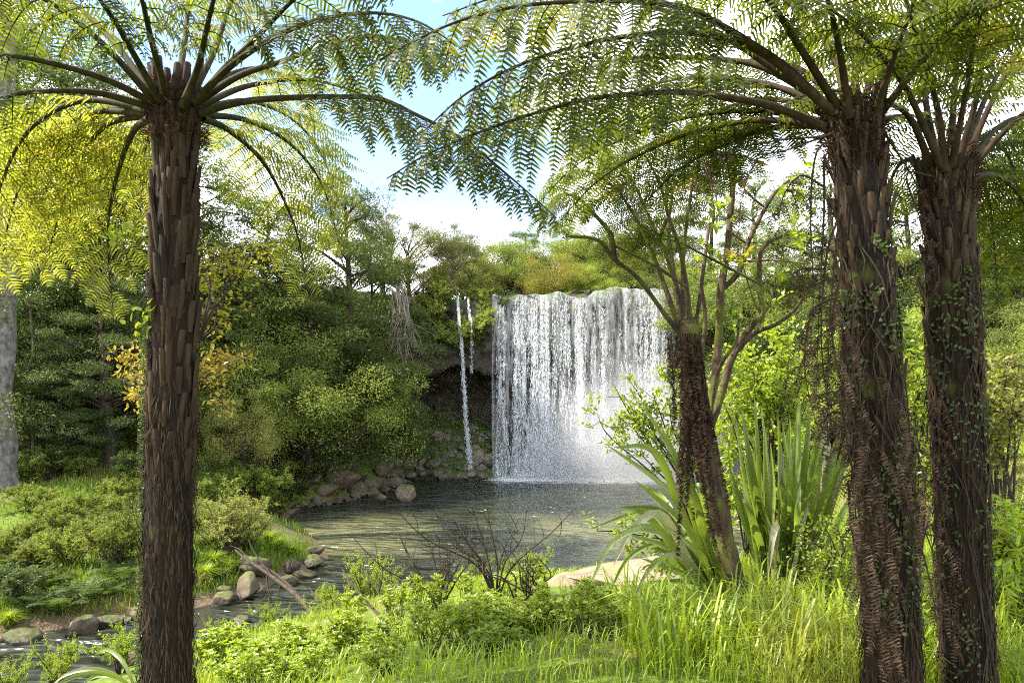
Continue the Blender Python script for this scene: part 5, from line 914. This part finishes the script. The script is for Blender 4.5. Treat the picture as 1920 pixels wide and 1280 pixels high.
# slab rock
p = on(1215, 7.3); o = link('boulder', boulder_mesh(60, M['slab'], 'slab', 5)); o.location = (p[0], p[1], p[2] + .03); o.scale = (.80, .95, .20); o.rotation_euler = (R_(7), 0, .2); tag(o, 'large pale flat slab rock at the pool edge under the flax leaves', 'boulder')
p = on(1070, 7.6); o = link('boulder', boulder_mesh(61, M['slab'], 'slab', 4)); o.location = (p[0], p[1], p[2]); o.scale = (.34, .34, .10); tag(o, 'small pale flat rock in the grass left of the large slab', 'boulder')

# ground ferns on the left bank
def ground_fern(n, seed, L0=.9):
    rg = rgen(seed); mb = MB()
    for i in range(n):
        f = frond(arc([0, 0, 0], rg.uniform(0, 6.28), rg.uniform(45, 75), rg.uniform(-35, 0), L0 * rg.uniform(.7, 1.1)), .2, .2, spacing=.055, pspace=.02, droop=.2, plen=.03, pw=.012, r0=.006, seed=seed * 50 + i, sides=4)
        for V, (Fa, mi) in [(None, x) for x in f.F]: mb.F.append((Fa + mb.n, mi))
        mb.V += f.V; mb.n += f.n
    return build('fronds', mb, [M['ground_fern'], M['rachis']], mesh_only=True, smooth=False)
GF = [ground_fern(16, 3), ground_fern(14, 4)]
for i, (px, py, s, lb) in enumerate([(230, 1095, 1.35, 'large ground fern left of the left tree fern trunk at mid bank'), (255, 1060, 1.0, 'ground fern behind the large one beside the left tree fern trunk'), (110, 1155, 1.3, 'dark ground fern above the flat-faced tan boulder'), (60, 1150, 1.2, 'dark ground fern left of the one above the flat-faced boulder'), (160, 1125, 1.1, 'ground fern on the bank lip over the flat-faced boulder'), (85, 1110, 1.1, 'ground fern higher on the bank behind the dark ferns'), (205, 1120, .9, 'small ground fern beside the large one'), (30, 1090, 1.0, 'ground fern at the left edge of the bank')]):
    o = link('ground_fern', GF[i % 2]); o.location = at(px, py); o.scale = (s,) * 3; o.rotation_euler = (0, 0, i * 1.3); tag(o, lb, 'fern', 'ground ferns')

# ------------------------------------------------------------------ flax
def blade(mb, pts, w, seed, fold=.32, mi=0):
    n = 18; p = catmull(pts, n); T = norm(np.gradient(p, axis=0)); t = np.linspace(0, 1, n); rg = rgen(seed)
    a0 = rg.uniform(-.5, .5); ref = np.array([math.sin(a0), -math.cos(a0), .35]); Sd = norm(np.cross(T, ref)); Nn = np.cross(Sd, T)
    ww = w * np.minimum(1, .45 + t * 1.6) * np.minimum(1, (1 - t) ** .6 * 1.7) + .002
    V = np.stack([p - Sd * (ww / 2)[:, None] + Nn * (ww * fold)[:, None], p, p + Sd * (ww / 2)[:, None] + Nn * (ww * fold)[:, None]], 1).reshape(-1, 3)
    i = np.arange(n - 1)[:, None] * 3; mb.add(V, np.concatenate([i + [0, 1, 4, 3], i + [1, 2, 5, 4]]), mi=mi)
def flax(root, base, specs, seed):
    for i, (pts, w, pale) in enumerate(specs):
        mb = MB(); blade(mb, px_path(pts), w, seed + i); build('blade', mb, M['flax_pale'] if pale else M['flax'], root, base)
b1 = on(1355, 5.6)
fx = thing('flax', 'flax clump with long spotted leaves drooping left over the pool edge', 'flax', b1)
by = float(HY - (b1[2] - EYE) / 5.6 * F)
A1 = [(1290, 900, 1200, 750, .085, 0), (1250, 920, 1135, 832, .085, 0), (1230, 850, 1150, 838, .07, 0), (1240, 960, 1160, 950, .07, 0), (1220, 960, 1105, 992, .07, 0), (1240, 985, 1150, 1060, .075, 1), (1230, 1010, 1100, 1110, .06, 0), (1250, 1040, 1130, 1140, .055, 0), (1260, 1030, 1175, 1000, .07, 0), (1280, 980, 1190, 900, .08, 0), (1285, 1050, 1185, 1010, .075, 0), (1270, 1010, 1140, 985, .06, 1), (1300, 930, 1240, 800, .08, 0), (1310, 960, 1260, 850, .075, 0), (1290, 1080, 1200, 1045, .07, 0), (1300, 1090, 1215, 1090, .07, 0), (1330, 980, 1300, 840, .075, 0), (1280, 1000, 1215, 925, .07, 1), (1310, 1040, 1240, 980, .08, 0), (1340, 1010, 1330, 870, .07, 0), (1320, 1090, 1260, 1060, .07, 0), (1270, 1060, 1185, 1130, .05, 1)]
rg = rgen(13); sp = []
for mx_, my_, tx, ty, w, pale in A1:
    Yt = 5.6 + rg.uniform(-.7, .3); q = [(1355 + rg.normal(0, 12), by, 5.6), (1355 * .45 + mx_ * .55, by * .45 + my_ * .55, 5.6 * .5 + Yt * .5), (mx_, my_, Yt), (tx, ty, Yt - .05)]
    if ty > my_ + 40: q = q[:2] + [(mx_, my_ - 20, Yt), (tx * .6 + mx_ * .4, my_ + 5, Yt), (tx, ty, Yt)]
    sp.append((q, w * .8, pale))
for _ in range(14):
    tx, ty = rg.uniform(1130, 1330), rg.uniform(800, 1080); Yt = 5.6 + rg.uniform(-.7, .4); sp.append(([(1355 + rg.normal(0, 15), by, 5.6), (1355 * .6 + tx * .4, by * .62 + ty * .38 - 25, 5.6), (1355 * .25 + tx * .75, by * .25 + ty * .75 - 35, Yt), (tx, ty, Yt)], rg.uniform(.045, .07), 0))
flax(fx, b1, sp, 700)
b2 = on(1480, 6.0); by = float(HY - (b2[2] - EYE) / 6.0 * F)
fx = thing('flax', 'flax clump of tall upright sword leaves between the small tree fern and the leaning trunk', 'flax', b2)
sp = []
for bx, tx, ty, w, pale in [(1430, 1413, 740, .08, 0), (1440, 1432, 800, .075, 0), (1450, 1448, 830, .07, 0), (1470, 1505, 742, .085, 0), (1480, 1540, 760, .08, 0), (1500, 1575, 800, .07, 0), (1440, 1395, 800, .07, 0), (1430, 1375, 790, .06, 0), (1460, 1425, 760, .07, 1), (1510, 1590, 850, .07, 0), (1480, 1490, 870, .08, 0), (1490, 1530, 830, .08, 0), (1430, 1350, 830, .06, 0), (1500, 1560, 760, .06, 1), (1470, 1460, 900, .08, 0), (1450, 1405, 880, .08, 0), (1500, 1600, 930, .06, 0), (1520, 1610, 1000, .05, 0), (1440, 1370, 900, .07, 0), (1475, 1478, 790, .06, 0), (1490, 1515, 930, .07, 0), (1460, 1440, 960, .07, 0), (1520, 1550, 1000, .06, 0)]:
    Yt = 6 + rg.uniform(-.5, .4); sp.append(([(bx + rg.normal(0, 6), by, 6), (bx * .75 + tx * .25 + rg.normal(0, 6), by * .7 + ty * .3, 6 * .7 + Yt * .3), (bx * .35 + tx * .65, by * .35 + ty * .65, Yt), (tx + rg.normal(0, 5), ty, Yt)], w * .75, pale))
for _ in range(30):
    tx, ty = rg.uniform(1360, 1610), rg.uniform(745, 930); Yt = 6 + rg.uniform(-.5, .5); bx = 1470 + (tx - 1480) * .3; sp.append(([(bx, by, 6), (bx * .75 + tx * .25, by * .7 + ty * .3, 6), (bx * .35 + tx * .65, by * .35 + ty * .65, Yt), (tx, ty, Yt)], rg.uniform(.045, .075), 0))
sp.append(([(1450, by, 5.9), (1450, 1040, 5.6), (1455, 985, 5.4), (1448, 1010, 5.3), (1440, 1080, 5.3)], .06, 1)); sp.append(([(1480, by, 5.9), (1530, 860, 5.7), (1550, 835, 5.6), (1545, 880, 5.5)], .06, 1))
flax(fx, b2, sp, 760)
b3 = on(255, 5.4); t = thing('strap_plant', 'pale strap-leaved plant beside the left tree fern foot in the lower left', 'plant', b3)
for i, (a, e0, l) in enumerate([(2.6, 70, .8), (3.3, 60, .75), (2.9, 45, .6), (.3, 75, .6), (5.5, 60, .5), (4.6, 55, .6), (3.9, 65, .8), (1.2, 78, .7)]):
    mb = MB(); blade(mb, arc(b3, a, e0, -50, l, 1.1, 6), .035, 800 + i); build('blade', mb, M['flax_pale'] if i % 2 else M['flax'], t, b3)

# ------------------------------------------------------------------ young branching tree and leafy shrubs behind the flax
Yb = 5.6; b = on(1385, Yb)
yt = thing('young_tree', 'young branching tree with bare mossy limbs and a few bright leaf tufts', 'tree', b)
mb = MB()
for pts, r in [([(1385, 1160, 5.6), (1362, 980, 5.6), (1340, 860, 5.6), (1325, 790, 5.55), (1340, 715, 5.5), (1348, 620, 5.5), (1352, 540, 5.5), (1362, 480, 5.5), (1368, 420, 5.5), (1375, 340, 5.5), (1378, 290, 5.5)], .045), ([(1332, 800, 5.6), (1352, 740, 5.6), (1375, 665, 5.6), (1410, 610, 5.6), (1430, 590, 5.6), (1425, 545, 5.6), (1425, 480, 5.6), (1440, 455, 5.6), (1485, 435, 5.6)], .035),
   ([(1375, 665, 5.6), (1415, 625, 5.5), (1455, 608, 5.4), (1490, 580, 5.3), (1510, 550, 5.2)], .022), ([(1350, 545, 5.5), (1385, 510, 5.5), (1405, 450, 5.5), (1435, 390, 5.5), (1455, 360, 5.5), (1490, 330, 5.5)], .025), ([(1430, 590, 5.6), (1450, 560, 5.6), (1455, 520, 5.6)], .012), ([(1400, 490, 5.5), (1450, 488, 5.4), (1520, 495, 5.3)], .009), ([(1428, 592, 5.6), (1412, 560, 5.6), (1395, 505, 5.6)], .01), ([(1405, 460, 5.5), (1375, 440, 5.5), (1360, 430, 5.5)], .008), ([(1435, 390, 5.5), (1400, 360, 5.5), (1390, 330, 5.5)], .01), ([(1312, 700, 5.4), (1322, 600, 5.4), (1316, 530, 5.4), (1328, 440, 5.4), (1330, 420, 5.4)], .018), ([(1330, 800, 5.5), (1345, 700, 5.3), (1380, 640, 5.2), (1385, 600, 5.2)], .018)]:
    n = 50; q = catmull(px_path(pts), n); tube(mb, q, np.linspace(r, r * .45, n) * (1 + .18 * fbm(np.stack([np.linspace(0, 16, n)] * 3, -1), 3, int(r * 1e4))), 9)
build('trunk', mb, M['mossy_bark'], yt, b)
rg = rgen(19); mb = MB()
def tuft(mb, c, n, ll, lw, spread, rg):
    pos = np.asarray(c) + rg.normal(0, spread, (n, 3)); d = norm(rg.normal(0, .8, (n, 3)) + [0, 0, .25]); leaves(mb, pos, d, rg.normal(0, .5, (n, 3)) + [0, -.2, 1], ll * rg.uniform(.6, 1.2, n), lw * rg.uniform(.7, 1.2, n), kind='oval', bend=.15)
for px, py, Y, n, s in [(1340, 495, 5.3, 16, .05), (1372, 495, 5.3, 16, .05), (1318, 480, 5.3, 8, .03), (1350, 380, 5.5, 24, .09), (1345, 420, 5.5, 18, .06), (1370, 330, 5.5, 20, .09), (1495, 395, 5.3, 18, .06), (1500, 430, 5.3, 16, .06), (1490, 360, 5.3, 14, .06), (1510, 325, 5.3, 8, .05), (1465, 515, 5.3, 7, .03), (1460, 550, 5.3, 7, .03), (1505, 450, 5.2, 10, .05), (1380, 600, 5.5, 12, .07), (1345, 580, 5.5, 5, .02)]:
    tuft(mb, P(px, py, Y), n, .085, .045, s, rg)
build('foliage', mb, M['lime_leaf'], yt, b, smooth=False); mb = MB()
for px, py in [(1392, 475), (1385, 490), (1400, 480), (1372, 482)]: tuft(mb, P(px, py, 5.3), 5, .08, .04, .02, rg)
build('foliage', mb, M['amber_leaf'], yt, b, smooth=False)
def leafy_bush(name, label, basepx, Y, tufts, mat, ll, lw, seed, r=.012, bark='twig', per=12, sp=.06, base=None, reach=1.0):
    rg = rgen(seed); b = on(basepx, Y) if base is None else np.asarray(base); t = thing(name, label, 'shrub', b); st, lf = MB(), MB()
    for (px, py, Yt, n) in tufts:
        c = P(px, py, Yt); m1 = b + (c - b) * [.25, .25, .5] + rg.normal(0, .05, 3); q = catmull([b, m1, b + (c - b) * [.75, .75, .85] + rg.normal(0, .05, 3), c], 16); tube(st, q, np.linspace(r, r * .25, 16), 5)
        for _ in range(n):
            i = rg.integers(8, 16); e = q[i] + norm(rg.normal(0, 1, 3) + [0, 0, .3]) * rg.uniform(.08, .28) * reach; tube(st, catmull([q[i], (q[i] + e) / 2 + rg.normal(0, .02, 3), e], 5), np.linspace(r * .3, r * .12, 5), 4)
            u = rg.random(3); 
            for v in (*u, 1): tuft(lf, q[i] + (e - q[i]) * v, int(per / 4) + 1, ll, lw, sp * .4, rg)
    build('stems', st, M[bark], t, b); build('foliage', lf, M[mat], t, b, smooth=False); return t
rg = rgen(23)
leafy_bush('leafy_shrub', 'bright yellow-green leafy shrub behind the upright flax', 1440, 7.2, [(1440 + rg.normal(0, 42), rg.uniform(590, 800), 7.2 + rg.normal(0, .3), 11) for _ in range(24)], 'lime_leaf', .06, .034, 1)
leafy_bush('leafy_shrub', 'leafy branch sprays of bright green reaching left across the falls', 1330, 6.2, [(1125, 790, 6, 8), (1160, 780, 6, 8), (1190, 770, 6, 8), (1150, 720, 6, 7), (1180, 712, 6, 8), (1170, 740, 6, 5), (1225, 740, 6, 8), (1240, 690, 6, 8), (1215, 800, 6, 8), (1255, 760, 6, 8), (1190, 840, 6, 6), (1250, 850, 6, 5), (1120, 995, 5.8, 6), (1160, 1010, 5.8, 6), (1270, 700, 6.2, 8), (1240, 1060, 5.8, 6), (1290, 660, 6.4, 5), (1200, 1070, 5.8, 5)], 'lime_leaf', .05, .026, 2)
leafy_bush('leafy_shrub', 'green leafy shrub low behind the flax clumps', 1400, 7.5, [(rg.uniform(1350, 1560), rg.uniform(780, 960), 7.4 + rg.normal(0, .3), 9) for _ in range(20)], 'bright_leaf', .06, .034, 3)
leafy_bush('leafy_shrub', 'leafy shrub in the gap between the two right trunks', 1715, 5.5, [(rg.uniform(1680, 1760), rg.uniform(600, 860), 5.4 + rg.normal(0, .2), 9) for _ in range(18)], 'bright_leaf', .05, .028, 4)
leafy_bush('leafy_shrub', 'yellowing leafy shrub right of the rightmost trunk', 1880, 5.0, [(rg.uniform(1830, 1930), rg.uniform(650, 810), 5 + rg.normal(0, .2), 9) for _ in range(14)], 'olive_leaf', .05, .028, 5)
leafy_bush('leafy_shrub', 'bright weedy bush in the lower right corner', 1900, 4.4, [(rg.uniform(1840, 1990), rg.uniform(980, 1230), 4.4 + rg.normal(0, .25), 10) for _ in range(26)], 'bright_leaf', .09, .026, 6)
leafy_bush('leafy_shrub', 'small yellow-green shrub at the foot of the upright flax', 1540, 4.9, [(rg.uniform(1490, 1600), rg.uniform(980, 1120), 4.8 + rg.normal(0, .15), 7) for _ in range(10)], 'lime_leaf', .035, .018, 7)
# climbers with golden leaves behind the left tree fern
leafy_bush('climber', 'golden-leaved climber just right of the left tree fern trunk', 360, 4.2, [(430, 480, 4, 8), (470, 470, 4.1, 8), (510, 475, 4.2, 8), (450, 510, 4, 8), (490, 500, 4, 8), (410, 500, 4, 6), (420, 560, 4, 8), (395, 575, 4, 8), (430, 590, 4, 7), (400, 540, 4, 6)], 'gold_leaf', .036, .019, 8, .007, reach=.6, per=5, base=P(372, 640, 3.62))
leafy_bush('climber', 'amber-leaved spray right of the left tree fern trunk below the golden one', 340, 3.9, [(455, 665, 3.8, 6), (430, 680, 3.8, 8), (405, 690, 3.8, 9), (395, 720, 3.8, 9), (415, 735, 3.8, 6), (385, 700, 3.7, 9)], 'amber_leaf', .034, .017, 9, .006, reach=.4, per=5, base=P(370, 720, 3.6))
leafy_bush('climber', 'amber-leaved spray left of the left tree fern trunk', 300, 3.8, [(215, 695, 3.7, 4), (240, 700, 3.7, 7), (255, 715, 3.7, 8), (265, 690, 3.6, 7), (245, 735, 3.7, 7), (262, 740, 3.6, 6)], 'amber_leaf', .034, .017, 10, .006, reach=.35, per=5, base=P(288, 720, 3.6))
leafy_bush('climber', 'pale green leaf sprig on the left side of the left tree fern trunk', 280, 3.3, [(258, 615, 3.3, 2), (268, 590, 3.3, 2), (235, 430, 3.2, 2)], 'lime_leaf', .05, .028, 12, .004, reach=.3, per=4, base=P(284, 540, 3.3))
def vine(label, trunk_pts, r, seed, n, a0=-2.9, a1=.2, sz=1.0, stems=6):
    rg = rgen(seed); p = catmull(px_path(trunk_pts), 60); t = thing('climbing_vine', label, 'vine', p[0]); u = rg.random(n); c = np.stack([np.interp(u, np.linspace(0, 1, 60), p[:, i]) for i in range(3)], -1)
    a = rg.uniform(a0, a1, n); keep = fbm(np.stack([u * 9, a * 1.5, a * 0 + seed], -1), 3) > -.05; c, a = c[keep], a[keep]; o = np.stack([np.cos(a), np.sin(a), a * 0], -1); mb = MB(); m = len(c)
    leaves(mb, c + o * (r * rg.uniform(.98, 1.25, m))[:, None], o * .2 + rg.normal(0, .5, (m, 3)) - [0, 0, .3], o + rg.normal(0, .5, (m, 3)), rg.uniform(.012, .034, m) * sz, rg.uniform(.008, .018, m) * sz, kind='oval'); build('foliage', mb, M['vine_leaf'], t, p[0], smooth=False)
    mb = MB()
    for k in range(stems):
        s = np.linspace(0, 1, 60); an = -1.5 + rg.uniform(-1, 1) + fbm(np.stack([s * 4, s * 0 + k, s * 0], -1), 3, seed) * 1.5; tube(mb, p + np.stack([np.cos(an), np.sin(an), an * 0], -1) * r * 1.08, .004, 4)
    if stems: build('stems', mb, M['twig'], t, p[0])
vine('small-leaved vine climbing the leaning trunk of dead fronds', [(1668, 1200, 3.2), (1655, 900, 3.2), (1632, 640, 3.2), (1618, 450, 3.2)], .118, 3, 2800)
vine('small-leaved vine climbing the rightmost tree fern trunk', [(1812, 1270, 3.4), (1800, 900, 3.4), (1788, 640, 3.4), (1780, 500, 3.4)], .115, 4, 1500)
vine('moss-like creeper on the left tree fern trunk', [(314, 1280, 3.4), (318, 900, 3.4), (326, 600, 3.4)], .116, 5, 5000, 2.6, 4.0, .45, 0)

# ------------------------------------------------------------------ grass
def grass(name, mat, x, y, ln, wd_, seed, label_kind='stuff', lean=.5, z=None):
    rg = rgen(seed); n = len(x); zz = ground(x, y) - .02 if z is None else z; b = np.stack([x, y, zz], -1); a = rg.uniform(0, 6.28, n); d = np.stack([np.cos(a), np.sin(a), a * 0], -1); s = np.stack([-np.sin(a), np.cos(a), a * 0], -1); k = (lean * rg.uniform(.2, 1.3, n))[:, None]; ln = ln[:, None]; w = wd_[:, None]
    up = np.array([0, 0, 1.]); p1 = b + ln * (up * .5 + d * k * .12); p2 = b + ln * (up * .85 + d * k * .45); p3 = b + ln * (up * (1 - .25 * k) + d * k * .95)
    V = np.stack([b - s * w / 2, b + s * w / 2, p1 + s * w * .5, p1 - s * w * .5, p2 + s * w * .36, p2 - s * w * .36, p3], 1); j = np.arange(n)[:, None] * 7; mb = MB(); mb.add(V, np.concatenate([j + [0, 1, 2, 3], j + [3, 2, 4, 5]]), j + [5, 4, 6]); return struct(build(name, mb, mat, smooth=False), 'stuff')
rg = rgen(61)
def scatter(n, x0, x1, y0, y1, fn):
    x = rg.uniform(x0, x1, n); y = rg.uniform(y0, y1, n); k = fn(x, y) > rg.random(n); return x[k], y[k]
patchy = lambda x, y, s, sd: np.clip(.55 + 1.6 * fbm(np.stack([x * s, y * s, x * 0], -1), 3, sd), 0.05, 1)
x, y = scatter(110000, -4.5, 7, 3.4, 11.5, lambda x, y: patchy(x, y, .9, 70) * np.where(x > .8, 1, .6) * (x > -.47 * y) * (x < y * .8) * (((x - 1.45) / .85) ** 2 + ((y - 7.1) / 1.1) ** 2 > 1) * (((x - .65) / .35) ** 2 + ((y - 7.5) / .5) ** 2 > 1) * np.where((np.abs(x / y - .18) < .13) & (y > 5) & (y < 7), .35, 1))
x0 = np.clip((x - .3) / 1.5, 0, 1); tall = rg.random(len(x)) ** 2
grass('grass', M['grass'], x, y, (.09 + .10 * rg.random(len(x))) * (1 + .6 * x0 * (y < 4.8)) + tall * .12 * x0, .004 + .005 * rg.random(len(x)), 1, lean=.95)
x, y = scatter(2600, .7, 3.6, 3.6, 4.9, lambda x, y: patchy(x, y, 1.6, 75))
grass('grass', M['grass'], x, y, (.26 + .30 * rg.random(len(x)) ** 1.5), .008 + .010 * rg.random(len(x)), 2, lean=.8)
x, y = scatter(200000, -26, 0, 14.5, 45, lambda x, y: patchy(x, y, .45, 80) * np.clip(1.4 - y / 40, .25, 1) * (x > -.8 * y))
z = ground(x, y); k = z > WZ + .12; x, y, z = x[k], y[k], z[k]
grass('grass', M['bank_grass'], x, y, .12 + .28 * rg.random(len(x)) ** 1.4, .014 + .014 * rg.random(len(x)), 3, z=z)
x, y = scatter(60000, 3, 24, 6, 30, lambda x, y: patchy(x, y, .5, 85) * (x < .85 * y)); z = ground(x, y); k = z > WZ + .1
grass('grass', M['grass'], x[k], y[k], .15 + .3 * rg.random(k.sum()), .010 + .012 * rg.random(k.sum()), 4, z=z[k])
# grass and moss on the rubble slope and the cave floor
x = rg.uniform(-9, .5, 42000); y = rg.uniform(41, 50, 42000); o = lipY(x) - y; k = (o > -4.4) & (o < .6) & (fbm(np.stack([x * .6, y * .6, x * 0], -1), 3, 90) > -.05 + .3 * (o > -.8)); x, y = x[k], y[k]
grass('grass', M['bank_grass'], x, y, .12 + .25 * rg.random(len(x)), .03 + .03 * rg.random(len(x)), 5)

# tussocks on the grassy point and bank lip
tm_ = MB(); rgt = rgen(3); n = 420; a = rgt.uniform(0, 6.28, n)
d = np.stack([np.cos(a), np.sin(a), a * 0], -1); k = rgt.uniform(.2, 1.1, n)[:, None]; b0 = d * rgt.uniform(0, .12, (n, 1)); ln = rgt.uniform(.5, 1, (n, 1)); s = np.stack([-np.sin(a), np.cos(a), a * 0], -1) * .011; up = np.array([0, 0, 1.])
p1 = b0 + ln * (up * .55 + d * k * .2); p2 = b0 + ln * (up * (.95 - .5 * k) + d * k * .8); V = np.stack([b0 - s, b0 + s, p1 + s, p1 - s, p2], 1); j = np.arange(n)[:, None] * 5; tm_.add(V, j + [0, 1, 2, 3], j + [3, 2, 4])
TUS = build('grass_tussock', tm_, M['grass'], mesh_only=True, smooth=False)
for i, (px, py, s_, lb) in enumerate([(505, 1020, .62, 'bright grass tussock on top of the grassy point'), (520, 1032, .6, 'bright grass tussock on the right of the grassy point'), (545, 1040, .5, 'grass tussock near the tip of the grassy point'), (470, 1030, .5, 'grass tussock behind the brown boulder'), (400, 1065, .7, 'grass tussock right of the left tree fern trunk on the bank'), (385, 1090, .7, 'grass tussock above the smooth low tan boulder'), (425, 1075, .6, 'grass tussock beside the dark mossy boulder'), (15, 1175, .55, 'grass tussock above the pale brown boulder at the left edge')]):
    o = link('grass_tussock', TUS); o.location = at(px, py); o.scale = (s_ * 1.3, s_ * 1.3, s_); o.rotation_euler = (0, 0, i); tag(o, lb, 'grass tussock', 'grass tussocks of the far bank')

# ------------------------------------------------------------------ spray mist at the foot of the falls
def mist(c, r, dens, name='mist'):
    import bmesh
    bm = bmesh.new(); bmesh.ops.create_icosphere(bm, subdivisions=3, radius=1); me = bpy.data.meshes.new(name); bm.to_mesh(me); bm.free()
    m, t = new_mat(name); L = t.links.new; out = N(t, 'ShaderNodeOutputMaterial'); v = N(t, 'ShaderNodeVolumePrincipled'); v.inputs['Color'].default_value = (.97, .98, 1, 1); v.inputs['Anisotropy'].default_value = .35
    tcn = N(t, 'ShaderNodeTexCoord'); ln = N(t, 'ShaderNodeVectorMath', operation='LENGTH'); L(tcn.outputs['Object'], ln.inputs[0])
    mr = N(t, 'ShaderNodeMapRange'); mr.interpolation_type = 'SMOOTHSTEP'; mr.inputs[1].default_value = 0; mr.inputs[2].default_value = 1; mr.inputs[3].default_value = dens; mr.inputs[4].default_value = 0; L(ln.outputs['Value'], mr.inputs[0]); L(mr.outputs[0], v.inputs['Density']); L(v.outputs[0], out.inputs['Volume'])
    me.materials.append(m); o = link(name, me); o.location = c; o.scale = r; struct(o, 'stuff'); return o
mist((4.2, 43.7, -3.2), (6.8, 1.8, 3.2), .45)
mist((8.5, 42.5, -1.5), (9.0, 4.0, 6.2), .40)
